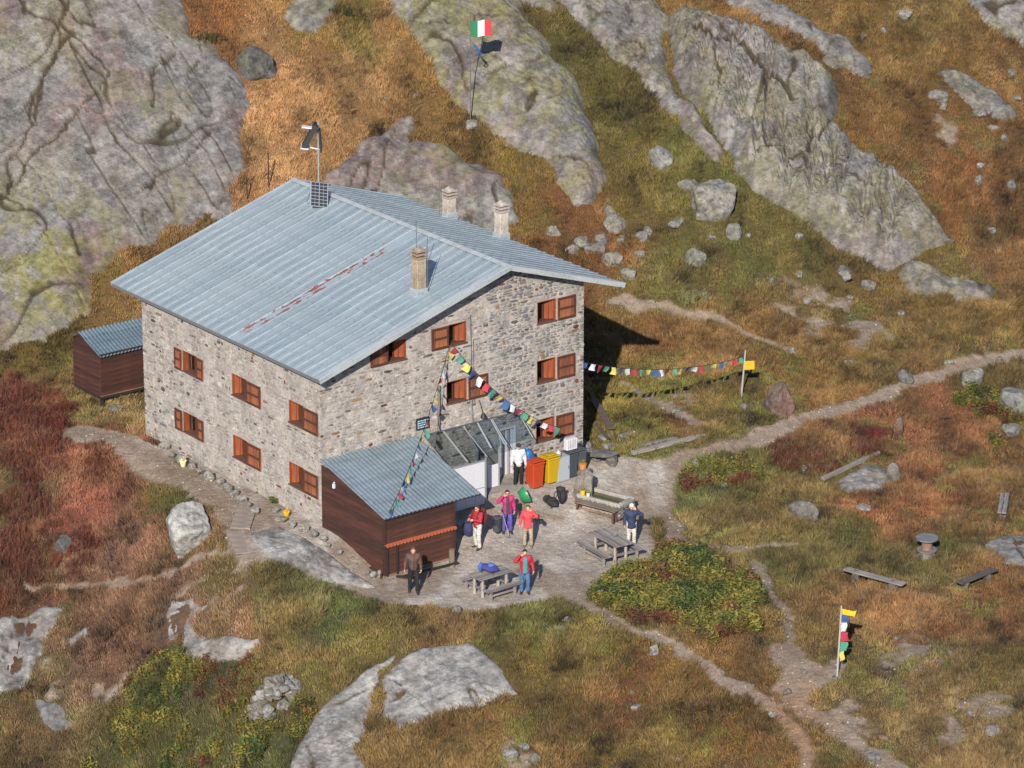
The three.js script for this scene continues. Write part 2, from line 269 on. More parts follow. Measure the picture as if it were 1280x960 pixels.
const coverGrid = (() => { // low-resolution plan map, blended with wandering borders
  const n = 0.3, w = Math.ceil(64 / n), h = Math.ceil(80 / n), A = new Float32Array(w * h * 3);
  for (let j = 0; j < h; j++) for (let i = 0; i < w; i++) {
    let x = GX0 + i * n, z = GZ0 + j * n, r = 0, g = 0, b = 0, s = 0;
    const wx = x + (fbm(x * 0.5, z * 0.5, 3, 61) - 0.5) * 3, wz = z + (fbm(x * 0.5, z * 0.5, 3, 62) - 0.5) * 4;
    for (const c of COVER) { const dx = c[0] - wx, dz = (c[1] - wz) * 0.62, q = 1 / Math.pow(dx * dx + dz * dz + 0.12, 2.2); r += q * c[2]; g += q * c[3]; b += q * c[4]; s += q; }
    A.set([r / s, g / s, b / s], (j * w + i) * 3);
  }
  return (x, z) => {
    const u = clamp((x - GX0) / n, 0, w - 1.01), v = clamp((z - GZ0) / n, 0, h - 1.01), i = Math.floor(u), j = Math.floor(v), a = u - i, b = v - j, k = (j * w + i) * 3;
    return [0, 1, 2].map((c) => lerp(lerp(A[k + c], A[k + 3 + c], a), lerp(A[k + w * 3 + c], A[k + w * 3 + 3 + c], a), b));
  };
})();
const SOIL = { dark: rgb('#4a3a26'), dirt: rgb('#a4998e'), dust: rgb('#bab0a6'), brown: rgb('#85725f'), red: rgb('#94704f') };
function soilColour(x, z) {
  const b = grid(bare, x, z), c = coverGrid(x, z), n = fbm(x * 1.6, z * 1.6, 4, 71);
  let ground = mixc(c.map((v) => v * 0.7), SOIL.dark, clamp(0.3 + 0.9 * (n - 0.5)));
  let d = mixc(SOIL.dirt, SOIL.dust, sstep(0.42, 0.68, fbm(x * 0.7 + z * 0.25, z * 0.45, 4, 72)));
  d = mixc(d, SOIL.brown, 0.75 * sstep(0.5, 0.68, fbm(x * 0.5, z * 0.35, 4, 73)));
  d = mixc(d, SOIL.brown, 0.8 * (1 - sstep(-0.5, 0.6, polyDist(TERRACE, x, z))));
  const rx = x - 16.6, rz = z - 14.8; d = mixc(d, SOIL.red, 0.8 * Math.exp(-(rx * rx * 0.7 + rz * rz * 0.12)));
  const g = 0.86 + 0.28 * noise2(x * 7, z * 7, 74);
  return mixc(ground, d, sstep(0.25, 0.75, b + 0.3 * (noise2(x * 6, z * 6, 75) - 0.5))).map((v) => v * g);
}
{
  const axis = (a, b, step, far0, far1) => { const r = []; for (let v = a, s = step; v > far0;) { s *= 1.25; v -= s; r.unshift(v); } for (let v = a; v <= b; v += step) r.push(v); for (let v = b, s = step; v < far1;) { s *= 1.25; v += s; r.push(v); } return r; };
  const xs = axis(-19, 36, 0.125, -120, 140), zs = axis(-50, 24, 0.125, -150, 60), w = xs.length, h = zs.length;
  const pos = new Float32Array(w * h * 3), colr = new Float32Array(w * h * 3), uv = new Float32Array(w * h * 2), idx = [];
  for (let j = 0; j < h; j++) for (let i = 0; i < w; i++) {
    const k = j * w + i, x = xs[i], z = zs[j];
    pos.set([x, groundY(x, z), z], k * 3); colr.set(soilColour(x, z), k * 3); uv.set([x, z], k * 2);
    if (i && j) idx.push(k - w - 1, k - 1, k, k - w - 1, k, k - w);
  }
  const g = new THREE.BufferGeometry();
  g.setAttribute('position', new THREE.BufferAttribute(pos, 3)); g.setAttribute('color', new THREE.BufferAttribute(colr, 3)); g.setAttribute('uv', new THREE.BufferAttribute(uv, 2));
  g.setIndex(idx); g.computeVertexNormals();
  const m = part(scene, 'terrain', g, vmat({ map: T.soil, bumpMap: T.soilBump, bumpScale: 0.03 }));
  tag(m, 'alpine hillside of autumn grass, trodden earth paths and a bare terrace', 'terrain', null, 'structure');
}

// ---------------------------------------------------------------- bedrock and boulders
const ROCK = {
  grey: rgb('#918b86'), pale: rgb('#a59f99'), blue: rgb('#858687'), pink: rgb('#98827c'), lichen: rgb('#918c62'), yellow: rgb('#9a9448'), dark: rgb('#4a4846'), moss: rgb('#4a3b1e'), white: rgb('#b5b2ae'), rust: rgb('#86604c'),
};
const rockMat = vmat({ map: T.rock, bumpMap: T.rockBump, bumpScale: 0.05, roughness: 0.95 });
const Kr = 0.6;
const swell = (x, z) => landform(x, z) + hutClear(x, z) * (1 - 0.9 * grid(bare, x, z)) * (fbm(x * 0.35, z * 0.35, 3, 11) - 0.5) * 0.7;
// crack pattern: thin winding lines where two noises cross
const crackAt = (u, v, s) => { const a = Math.abs(fbm(u * 0.33, v * 0.13, 3, s) - 0.5), b = Math.abs(fbm(u * 0.12, v * 0.5, 3, s + 50) - 0.5); return Math.max(1 - a / 0.012, 1 - b / 0.007, 0); };
// joints: edges of an irregular cell pattern stretched along the beds
function joint(u, v, s) {
  const i = Math.floor(u), j = Math.floor(v); let a = 9, b = 9;
  for (let q = -1; q <= 1; q++) for (let p = -1; p <= 1; p++) { const d = Math.hypot(i + p + hash(i + p, j + q, s) - u, j + q + hash(i + p, j + q, s + 1) - v); if (d < a) { b = a; a = d; } else if (d < b) b = d; }
  return b - a;
}
function outcrop(label, poly, o) {
  const P = poly, xs = P.map((p) => p[0]), zs = P.map((p) => p[1]), m = 0.5, x0 = Math.min(...xs) - m, x1 = Math.max(...xs) + m, z0 = Math.min(...zs) - m, z1 = Math.max(...zs) + m;
  const cell = o.cell || 0.1, w = Math.ceil((x1 - x0) / cell) + 1, h = Math.ceil((z1 - z0) / cell) + 1, s = o.seed;
  const pos = new Float32Array(w * h * 3), cl = new Float32Array(w * h * 3), uv = new Float32Array(w * h * 2), sd = new Float32Array(w * h), idx = [];
  const ca = Math.cos(o.strike || 0), sa = Math.sin(o.strike || 0);
  for (let j = 0; j < h; j++) for (let i = 0; i < w; i++) {
    const k = j * w + i, x = x0 + i * cell, z = z0 + j * cell;
    const wx = x + (fbm(x * 0.8, z * 0.8, 4, s) - 0.5) * (o.wob ?? 1.0), wz = z + (fbm(x * 0.8, z * 0.8, 4, s + 1) - 0.5) * (o.wob ?? 1.0);
    let d = polyDist(P, wx, wz); sd[k] = d;
    const u = x * ca + z * sa, v = -x * sa + z * ca;  // u across the beds, v along them
    const t = clamp(d / o.edge), prof = o.h * (1 - Math.pow(1 - t, 2.2));
    const beds = fbm(u * 1.6, v * 0.22, 4, s + 2), led = Math.floor(beds * 7) / 7, big = fbm(x * 0.25, z * 0.25, 3, s + 3), mid = fbm(x * 1.1, z * 1.1, 4, s + 4), fine = fbm(u * 5, v * 1.6, 3, s + 6);
    let crk = crackAt(u, v, s + 9) * sstep(0.1, 0.6, d), veg = 0;
    if (o.cracks) for (const [L, cw] of o.cracks) { const q = lineDist(L, wx, wz) / cw; if (q < 1) { crk = Math.max(crk, 1 - q * q); veg = Math.max(veg, sstep(1, 0.5, q)); } }
    const cre = (o.cleft ?? 0) * sstep(0.15, 0.5, d) * Math.max(0, 1 - Math.abs(fbm(u * 1.3, v * 0.16, 4, s + 30) - 0.5) / 0.035, 1 - Math.abs(fbm(u * 2.2, v * 0.22, 3, s + 33) - 0.46) / 0.035);
    const ju = u + (fbm(x * 1.2, z * 1.2, 3, s + 40) - 0.5) * 1.4, jv = v + (fbm(x * 1.2, z * 1.2, 3, s + 41) - 0.5) * 1.4, jn = t * Math.max(1 - joint(ju * (o.jf ?? 0.55), jv * (o.jf ?? 0.55) * 0.45, s + 42) / 0.05, 0.6 - joint(ju * 1.9, jv * 0.8, s + 44) / 0.09, 0) * sstep(0.38, 0.6, fbm(x * 0.5, z * 0.5, 3, s + 46) + 0.04);
    let y = swell(x, z) + 0.02 + prof * (0.62 + 0.75 * big) + t * ((lerp(beds, led, 0.75) - 0.5) * (o.beds ?? 0.5) + (mid - 0.5) * (o.rough ?? 0.3) + (fine - 0.5) * 0.08 + (fbm(x * 4, z * 4, 3, s + 35) - 0.5) * 0.05) - crk * 0.14 - cre * 0.3 - jn * (o.jd ?? 0.09);
    if (d < 0) y = Math.min(y, groundY(x, z)) - 0.03 + d * 0.9;
    pos.set([x, y, z], k * 3); uv.set([x, y * 1.15 - z * 0.62], k * 2);
    let c = mixc(ROCK.grey, ROCK[o.tone || 'pale'], sstep(0.35, 0.6, big * 0.5 + mid * 0.5));
    c = mixc(c, ROCK.blue, (o.blue ?? 0.45) * sstep(0.5, 0.7, fbm(u * 0.6, v * 0.2, 4, s + 12)));
    c = mixc(c, ROCK.pink, (o.pink ?? 0.3) * sstep(0.42, 0.62, fbm(x * 0.28, z * 0.28, 4, s + 13)));
    c = mixc(c, ROCK.lichen, (o.lichen ?? 0.5) * sstep(0.5, 0.56, fbm(x * 0.55, z * 0.55, 6, s + 14)) * (0.35 + 0.9 * noise2(x * 4, z * 4, s + 15)));
    c = mixc(c, ROCK.dark, 0.32 * sstep(0.57, 0.61, fbm(x * 2.6, z * 2.2, 4, s + 24)) * sstep(0.42, 0.55, fbm(x * 0.4, z * 0.4, 3, s + 25)));
    c = mixc(c, ROCK.white, 0.3 * sstep(0.6, 0.64, fbm(x * 2.1, z * 2.1, 4, s + 26)));
    if (o.yellow) c = mixc(c, ROCK.yellow, o.yellow(x, z) * sstep(0.4, 0.6, fbm(x * 2, z * 2, 3, s + 16)));
    c = mixc(c, ROCK.dark, (o.spots ?? 0.25) * sstep(0.64, 0.72, fbm(x * 1.6, z * 1.6, 5, s + 17)));
    c = mixc(c, ROCK.white, 0.5 * sstep(0.68, 0.76, fbm(u * 3, v * 1.2, 3, s + 18)));
    c = mixc(c, ROCK.moss, Math.min(0.9, crk * 1.4) * sstep(0.3, 0.55, fbm(x * 0.4, z * 0.4, 2, s + 19) + 0.12 + veg));
    c = mixc(c, ROCK.dark, (o.streak ?? 0.2) * sstep(0.6, 0.72, fbm(u * 4.5, v * 0.55, 4, s + 47)) * sstep(0.35, 0.55, fbm(x * 0.35, z * 0.35, 2, s + 48)));
    const q = Kr * (o.k ?? 1) * (0.88 + 0.24 * noise2(x * 8, z * 8, s + 20)); cl.set(c.map((e) => e * q), k * 3);
    const gi = Math.round((x - GX0) / GC), gj = Math.round((z - GZ0) / GC); if (gi >= 0 && gj >= 0 && gi < GW && gj < GH) rocky[gj * GW + gi] = Math.max(rocky[gj * GW + gi], d - 0.12 * noise2(x * 3, z * 3, 7));
  }
  for (let j = 1; j < h; j++) for (let i = 1; i < w; i++) { const k = j * w + i; if (Math.max(sd[k], sd[k - 1], sd[k - w], sd[k - w - 1]) > -0.3) idx.push(k - w - 1, k - 1, k, k - w - 1, k, k - w); }
  let g = new THREE.BufferGeometry();
  g.setAttribute('position', new THREE.BufferAttribute(pos, 3)); g.setAttribute('color', new THREE.BufferAttribute(cl, 3)); g.setAttribute('uv', new THREE.BufferAttribute(uv, 2)); g.setIndex(idx); g.computeVertexNormals();
  const mesh = part(scene, numbered('rock_outcrop'), g, rockMat); return tag(mesh, label, 'rock outcrop', o.group);
}
const slabPt = [-12.418,-21.111], humpPt = [4.273,-29.143];
outcrop('huge pinkish grey rock slab rising behind the small brown shed', [[-20.132,-34.165],[-7.516,-37.483],[-7.564,-34.022],[-7.283,-32.799],[-5.839,-32.691],[-4.908,-31.621],[-4.499,-30.387],[-4.91,-28.824],[-4.642,-27.586],[-5.125,-26.23],[-4.95,-25.474],[-7.897,-23.529],[-9.501,-22.331],[-10.357,-21.195],[-10.577,-19.658],[-11.578,-18.9],[-12.54,-18.542],[-13.172,-18.213],[-13.61,-17.603],[-14.787,-17.849],[-18.322,-17.086]],
  { cracks: [[[[-14.958,-33.057],[-14.122,-31.429],[-12.152,-30.679],[-12.866,-30.067],[-13.464,-27.687],[-13.967,-25.55],[-14.779,-23.247]], 0.08], [[[-12.157,-30.749],[-10.719,-30.004],[-10.265,-29.426],[-11.751,-27.676],[-13.055,-25.624],[-14.072,-24.017]], 0.08], [[[-12.547,-33.544],[-12.197,-32.175],[-12.663,-30.57],[-13.256,-28.068],[-13.475,-26.583]], 0.07], [[[-7.517,-31.423],[-8.475,-30.032],[-8.746,-28.869]], 0.06], [[[-6.529,-32.477],[-6.962,-30.853],[-7.081,-29.898]], 0.05], [[[-6.072,-28.543],[-6.917,-27.047],[-7.549,-26.168],[-8.668,-25.003]], 0.05], [[[-11.599,-22.59],[-11.343,-22.31],[-10.865,-21.746]], 0.08]], seed: 100, h: 0.5, edge: 1.6, strike: 0.9, pink: 1, lichen: 0.5, cell: 0.085, beds: 0.16, rough: 0.16, jf: 0.3, jd: 0.06, spots: 0.2, yellow: (x, z) => 0.75 * Math.exp(-((x - slabPt[0]) ** 2 / 14 + (z - slabPt[1]) ** 2 / 9)) });
outcrop('rounded rock hump rising just behind the hut roof', [[-2.887,-25.277],[-1.232,-26.95],[-.42,-28.574],[0.834,-29.768],[2.14,-30.854],[2.764,-31.328],[2.984,-30.813],[2.337,-29.78],[3.389,-29.811],[4.438,-29.909],[5.667,-29.632],[6.544,-28.805],[7.067,-27.795],[7.413,-26.449],[5.691,-25.351],[2.269,-24.626]],
  { seed: 130, h: 0.7, edge: 1.8, strike: 0.3, pink: 0.8, lichen: 0.5, beds: 0.12, rough: 0.12, jf: 0.3, yellow: (x, z) => 0.5 * Math.exp(-((x - humpPt[0]) ** 2 / 3 + (z - humpPt[1]) ** 2 / 3)) });
outcrop('long smooth grey slab beside the tall flagpole', [[-.233,-39.993],[1.669,-36.238],[3.129,-34.818],[3.684,-33.511],[4.584,-32.466],[5.581,-31.893],[6.786,-30.51],[7.418,-29.718],[8.293,-29.458],[9.156,-28.022],[9.704,-27.26],[10.469,-27.391],[11.177,-28.092],[10.995,-29.771],[10.536,-31.914],[9.854,-34.102],[8.935,-35.447],[7.791,-37.19],[6.513,-42.076]],
  { seed: 160, cleft: 0.4, h: 1.0, edge: 1.3, strike: 0.3, pink: 0.5, lichen: 0.55, beds: 0.16, rough: 0.14, jf: 0.35, wob: 0.7, yellow: (x, z) => 0.4 });
outcrop('large striated grey outcrop with a blue-grey rounded foot', [[14.212,-38.306],[14.733,-38.673],[16.702,-37.821],[19.534,-36.372],[20.497,-36.114],[21.64,-34.734],[21.455,-32.96],[22.058,-32.294],[22.746,-30.988],[24.317,-30.219],[25.437,-28.774],[25.937,-27.539],[26.477,-27.797],[25.306,-26.815],[24.003,-25.8],[23.255,-25.09],[22.414,-25.436],[21.229,-25.874],[20.072,-26.852],[18.723,-27.693],[17.542,-28.574],[16.713,-29.652],[16.252,-31.264],[15.593,-32.508],[14.861,-33.927],[14.19,-35.292]],
  { seed: 190, cracks: [[[[17.323,-35.395],[18.02,-34.864],[18.806,-34.024],[19.379,-33.32],[19.53,-32.791]], 0.22], [[[15.097,-36.579],[15.91,-36.134],[16.608,-35.564],[17.323,-35.395]], 0.16], [[[20.192,-31.88],[20.267,-30.732],[20.145,-29.869]], 0.08], [[[19.485,-35.264],[19.694,-34.453],[19.489,-33.349]], 0.1], [[[16.233,-35.2],[16.221,-33.999],[16.396,-33.057]], 0.07]], cleft: 1.5, cell: 0.075, h: 1.15, edge: 0.8, strike: 0.22, streak: 0.35, pink: 0.25, lichen: 0.6, beds: 0.9, rough: 0.3, tone: 'pale', wob: 0.8 });
outcrop('narrow pale rock rib above the striated outcrop', [[7.067,-42.113],[8.891,-38.804],[10.517,-37.561],[11.574,-35.793],[12.813,-34.855],[13.415,-33.282],[14.432,-31.73],[15.228,-30.291],[16.18,-29.503],[16.493,-30.264],[15.296,-32.168],[14.299,-34.182],[13.95,-36.845],[14.297,-38.69],[12.969,-40.998],[11.923,-43.99]],
  { seed: 220, cleft: 0.7, h: 0.6, edge: 0.8, strike: 0.4, pink: 0.5, lichen: 0.5, beds: 0.6, rough: 0.35, wob: 0.9 });
outcrop('thin rock rib crossing the upper slope behind the striated outcrop', [[15.6,-42.52],[16.769,-39.419],[18.739,-38.383],[20.358,-37.848],[21.929,-36.651],[23.184,-36.349],[23.494,-37.12],[22.043,-38.411],[20.25,-39.16],[18.808,-39.749],[17.841,-42.763]],
  { seed: 250, h: 0.5, edge: 0.5, strike: 0.5, beds: 0.4, group: null });
outcrop('broad pale slab high on the russet slope', [[28.223,-44.579],[28.431,-41.893],[29.256,-40.77],[30.823,-39.753],[32.831,-39.507],[33.472,-45.278]], { seed: 260, h: 0.45, edge: 0.7, strike: 0.5, lichen: 0.5 });
outcrop('long tilted grey rock bar on the russet slope', [[26.441,-37.343],[27.476,-37.449],[28.592,-36.867],[29.551,-35.612],[30.103,-35.195],[29.22,-34.696],[28.086,-35.33],[27.217,-36.173]], { seed: 270, h: 0.55, edge: 0.5, strike: 0.5, lichen: 0.4, wob: 0.5 });
outcrop('low knobbly grey rock below the rounded outcrop foot', [[23.614,-25.261],[24.353,-25.956],[25.282,-25.466],[26.332,-24.843],[27.879,-24.637],[27.475,-23.76],[26.203,-23.387],[24.823,-23.267],[24.042,-24.137]], { seed: 280, h: 0.7, edge: 0.6, lichen: 0.6, wob: 0.4, rough: 0.5 });
outcrop('wide flat pale rock slab in the grass below the terrace', [[2.434,10.319],[3.144,9.621],[3.976,9.151],[5.662,9.027],[6.565,10.238],[7.288,11.747],[5.967,12.509],[4.867,12.619],[4.049,13.026],[3.223,12.946],[2.486,12.172],[2.564,10.988]], { seed: 290, k: 1.25, blue: 0.2, h: 0.1, edge: 0.4, strike: 1.2, pink: 0.15, lichen: 0.1, beds: 0.12, rough: 0.1, wob: 0.35, tone: 'white', cell: 0.07 });
outcrop('cracked pale rock slab split from the wide flat slab', [[-.789,15.525],[-.202,12.795],[0.345,11.284],[1.208,10.479],[2.303,9.647],[3.553,9.093],[2.92,9.667],[2.429,10.156],[2.396,10.958],[2.254,11.809],[2.007,12.773],[1.768,13.876],[2.239,14.957],[2.237,16.656]], { seed: 300, k: 1.25, blue: 0.2, h: 0.12, edge: 0.4, strike: 1.2, pink: 0.15, lichen: 0.1, beds: 0.15, rough: 0.15, wob: 0.4, tone: 'white', cell: 0.07 });
outcrop('white weathered rock patch with dark specks at the foot of the russet bank', [[-13.909,0.445],[-12.128,0.18],[-10.935,0.052],[-9.657,0.177],[-10.137,1.456],[-10.619,2.635],[-11.163,3.707],[-11.724,3.997],[-13.407,4.778]], { seed: 310, k: 1.3, spots: 0.6, h: 0.12, edge: 0.3, tone: 'white', pink: 0.2, wob: 1.2, lichen: 0.1 });
outcrop('small white rock patch in the dry bank below the dark-specked rock', [[-10.358,4.072],[-9.461,4.528],[-8.812,6.153],[-9.464,6.048],[-10.076,5.15]], { seed: 320, h: 0.1, edge: 0.3, tone: 'white', wob: 0.8, lichen: 0.1, cell: 0.07 });
outcrop('thin white rock sliver beside the dark-specked rock', [[-9.439,1.569],[-8.505,0.934],[-8.674,1.752],[-9.183,2.085]], { seed: 325, h: 0.1, edge: 0.3, tone: 'white', wob: 0.5, lichen: 0.1, cell: 0.07 });
outcrop('crescent of pale bedrock on the dry bank under the path', [[-5.773,2.601],[-5.496,1.847],[-4.553,2.426],[-3.967,3.606],[-4.62,3.651],[-4.314,4.693],[-3.161,5.75],[-1.852,6.806],[-2.503,7.108],[-3.409,6.561],[-4.646,5.509],[-5.492,3.972]], { seed: 330, k: 1.2, h: 0.1, edge: 0.35, tone: 'white', wob: 0.6, lichen: 0.2, cell: 0.07 });
outcrop('flat grey rock beside the old beam on the meadow', [[19.586,-6.46],[20.724,-8.19],[21.845,-8.443],[21.934,-7.334],[21.157,-5.592],[20.024,-5.334]], { seed: 340, k: 1.2, h: 0.25, edge: 0.4, tone: 'white', wob: 0.3, beds: 0.15, cell: 0.07 });
outcrop('round lichen-flecked slab on the meadow beyond the dark bench', [[24.66,0.071],[25.35,-.737],[26.869,-.9],[27.281,0.551],[26.212,1.976],[25.229,1.819]], { seed: 350, h: 0.08, edge: 0.4, wob: 0.5, beds: 0.1, lichen: 0.6, cell: 0.07 });
outcrop('small pale slab at the upper edge of the orange grass', [[-3.288,-34.834],[-2.442,-35.994],[-1.233,-37.259],[-.161,-37.524],[-1.095,-35.274],[-1.675,-34.522],[-2.56,-34.428]], { seed: 360, h: 0.35, edge: 0.5, lichen: 0.5, wob: 0.5 });
outcrop('small grey rock by the gap between the two upper slabs', [[7.249,-38.403],[8.089,-39.053],[9.253,-38.434],[8.884,-37.847],[7.976,-37.991]], { seed: 365, h: 0.3, edge: 0.3, wob: 0.4 });

outcrop('smooth pale bedrock laid bare in the terrace beside the planks', [[-2.641,0.924],[-1.565,0.034],[0.011,1.998],[1.224,3.131],[2.07,4.059],[0.093,3.93],[-1.534,3.28]], { seed: 370, k: 1.5, blue: 0, h: 0.05, edge: 0.5, tone: 'white', wob: 0.4, beds: 0.06, rough: 0.06, lichen: 0, pink: 0.4, cell: 0.07 });
// a boulder: a block cut by random planes, roughened, lichen and dark specks
function boulderGeo(seed, sx, sy, sz, o = {}) {
  const R = rng(seed), pl = [], n = o.planes || 13;
  for (let i = 0; i < n; i++) { const z = R() * 2 - 1, a = R() * 6.283, r = Math.sqrt(1 - z * z); pl.push([r * Math.cos(a), z, r * Math.sin(a), 0.62 + R() * 0.3]); }
  const g0 = new THREE.IcosahedronGeometry(1, o.detail ?? 7), p = g0.attributes.position, c = new Float32Array(p.count * 3), v = new THREE.Vector3();
  const tone = rgb(o.c || '#96928e'), li = o.lichen ?? 0.4;
  for (let i = 0; i < p.count; i++) {
    v.fromBufferAttribute(p, i).normalize();
    let r = 1.05; for (const q of pl) { const d = v.x * q[0] + v.y * q[1] + v.z * q[2]; if (d > 0.05) r = Math.min(r, q[3] / d); }
    const x = v.x * sx, y = v.y * sy, z = v.z * sz, f = 3.2 / (sx + sz);
    r *= 1 + 0.16 * (noise3(v.x * 2 + seed, v.y * 2, v.z * 2, seed) - 0.5) + 0.07 * (noise3(v.x * 7, v.y * 7, v.z * 7, seed + 3) - 0.5);
    p.setXYZ(i, x * r, y * r, z * r);
    let k = mixc(tone, ROCK.blue, 0.5 * sstep(0.5, 0.8, noise3(v.x * 2.2, v.y * 2.2, v.z * 2.2, seed + 5)));
    k = mixc(k, ROCK.lichen, li * sstep(0.55, 0.7, noise3(v.x * 3.4, v.y * 3.4, v.z * 3.4, seed + 7)));
    k = mixc(k, ROCK.dark, (o.speck ?? 0.6) * sstep(0.68, 0.8, noise3(v.x * 6, v.y * 6, v.z * 6, seed + 9)));
    c.set(k.map((e) => e * Kr), i * 3);
  }
  g0.setAttribute('color', new THREE.BufferAttribute(c, 3)); g0.computeVertexNormals();
  return metreUV(g0);
}
function boulder(name, label, x, z, w, h, o = {}) {
  const g = boulderGeo(o.seed, w / 2 * 1.12, h / 2 * 1.25, (o.d ?? w * 0.8) / 2, o), m = single(name, g, rockMat, label, 'boulder', o.group);
  m.position.set(x, groundY(x, z) + h * (o.sink ?? 0.26), z - (o.d ?? w * 0.8) * 0.3); m.rotation.set(0, o.turn ?? 0, o.tilt ?? 0);
  const r = w * 0.42; for (let a = -r; a <= r; a += GC) for (let b = -r; b <= r; b += GC) if (a * a + b * b < r * r) { const gi = Math.round((m.position.x + a - GX0) / GC), gj = Math.round((m.position.z + b - GZ0) / GC); if (gi >= 0 && gj >= 0 && gi < GW && gj < GH) rocky[gj * GW + gi] = Math.max(rocky[gj * GW + gi], 0.2); }
  return m;
}
{
  const NAMED = [[-4.978,-.273,2.271,1.734,1,0],[-4.183,-31.883,2.046,1.693,2,0],[15.811,-26.411,2.212,1.728,3,0],[13.589,-29.52,1.473,0.771,4,0],[14.797,-28.016,0.975,0.696,5,0],[17.81,-12.075,1.603,1.475,6,0],[18.091,-2.378,1.03,0.848,7,0],[25.907,-15.634,1.114,0.655,8,0],[27.532,-13.46,1.425,1.425,9,0],[27.071,-11.721,0.769,0.577,10,0],[21.34,-24.394,1.578,0.48,11,0],[14.886,-23.76,0.888,0.819,12,0],[14.133,-25.78,0.965,0.483,13,0],[16.56,-25.313,0.757,0.757,14,0],[11.554,-26.109,1.036,0.828,15,0],[23.152,-15.386,0.85,0.523,16,0],[5.303,-31.189,0.776,0.565,17,0],[22.472,-11.204,0.639,0.767,18,0],[21.902,-6.985,0.499,0.873,19,0],[-10.073,-2.996,0.732,0.671,20,0]];
  const L = [
    ['big pale faceted boulder beside the path along the hut', { c: '#d6d3cd', lichen: 0.2, planes: 8, speck: 0.3 }], ['dark lichen-spotted boulder at the edge of the huge slab', { c: '#6a6866', lichen: 0.3, speck: 0.9 }], ['large angular pale boulder on the green slope below the striated outcrop', { c: '#b5b0a4', lichen: 0.6, planes: 8 }],
    ['leaning pale slab of rock on the green slope uphill of the angular boulder', { c: '#aaa6a2', tilt: -0.4 }], ['small pale block touching the large angular boulder', { c: '#a3a098' }], ['reddish boulder beside the yellow sign pole', { c: '#8a6a60', lichen: 0.3 }], ['knobbly grey boulder in the middle of the meadow', { c: '#8c8580' }],
    ['pale tilted stone just below the trail', { c: '#a6a49e', tilt: -0.4 }], ['large grey boulder among green plants below the trail', { c: '#9a9a98' }], ['small grey stone at the foot of the boulder below the trail', { c: '#9a9a98' }], ['long low white rock on the slope below the striated outcrop', { c: '#b0ada8', d: 0.6 }],
    ['upright pale stone above the hut footpath', { c: '#a49f94' }], ['flat white stone under the large angular boulder', { c: '#b0aca6' }], ['small square stone beside the large angular boulder', { c: '#a8a49c' }], ['pointed stone at the tip of the flagpole slab', { c: '#a8a498', planes: 8 }],
    ['striped stone at the upper edge of the trail', { c: '#8e8a86' }], ['white footing stone of the tall flagpole', { c: '#b9b4ae' }], ['reddish upright stone among red stalks', { c: '#8c6c60' }], ['upright stone standing on the flat meadow rock', { c: '#9a9490' }], ['small blue-grey stone in the red shrubs', { c: '#7f8488' }],
  ];
  NAMED.forEach(([x, z, w, h, s], i) => boulder('boulder', L[i][0], x, z, w, h, { seed: 400 + s * 7, detail: w > 1.2 ? 12 : 7, turn: s * 1.3, ...L[i][1] }));
  const sizeWord = (w, h) => (h > w * 0.85 ? 'upright' : h < w * 0.5 ? 'flat' : w > 0.5 ? 'blocky' : 'small');
  const nearMark = (x, z, L) => { let b = 1e9, r = ''; for (const [p, t] of L) { const d = Math.hypot(p[0] - x, (p[1] - z) * 0.6); if (d < b) { b = d; r = t; } } return r; };
  const MARKS = [[[25.129,-40.266], 'on the top of the russet slope'], [[23.561,-39.078], 'below the thin upper rib'], [[26.589,-35.654], 'at the end of the long rock bar'], [[28.456,-34.261], 'under the long rock bar'], [[29.934,-37.137], 'between the broad slab and the rock bar'], [[27.93,-31.333], 'on the bare russet slope'], [[29.063,-30.537], 'low on the russet slope'], [[28.072,-28.335], 'above the knobbly rock'], [[19.384,-23.947], 'beside the long low white rock'], [[22.313,-24.03], 'below the long low white rock'], [[19.634,-22.396], 'on the scree patch'], [[20.935,-17.187], 'in the grass above the trail'], [[24.358,-21.937], 'below the knobbly rock'], [[17.375,-25.048], 'below the large angular boulder'], [[19.501,-26.001], 'at the foot of the striated outcrop'], [[1.415,-31.797], 'in the orange grass near the flagpole'], [[0.32,-33.2], 'high in the orange grass'], [[14.229,-6.96], 'among the green plants by the trail'], [[18.502,-7.845], 'beside the old beam'], [[20.491,-3.547], 'near the meadow boulder'], [[13.647,-12.188], 'under the prayer flags'], [[16.378,-12.296], 'at the foot of the yellow sign pole'], [[8.913,7.541], 'on the bank below the terrace'], [[11.34,12.139], 'in the grass beyond the wide flat slab'], [[12.048,9.767], 'standing by the lower path'], [[16.217,13.343], 'at the path junction'], [[19.001,17.57], 'between the two lower paths'], [[22.846,16.23], 'on the dry lower meadow'], [[21.488,9.579], 'beyond the waymark pole'], [[12.579,15.95], 'in the russet herbs below the path'], [[7.473,15.153], 'in the hollow below the wide flat slab'], [[5.067,6.541], 'at the terrace edge below the picnic table'], [[10.03,-7.381], 'behind the trough pillar'], [[11.004,-9.004], 'among the rubble at the hut corner'], [[12.106,-8.996], 'beside the long grey beam'], [[25.022,-16.736], 'on the edge of the trail']];
  const UPHILL = [[[8.856,-25.42], 'just behind the roof edge'], [[10.327,-24.814], 'in the reddish grass behind the roof'], [[11.339,-23.95], 'in the heap uphill of the hut'], [[12.108,-23.219], 'at the start of the hut footpath'], [[11.211,-26.182], 'below the tip of the flagpole slab'], [[12.673,-25.321], 'beside the green gully']];
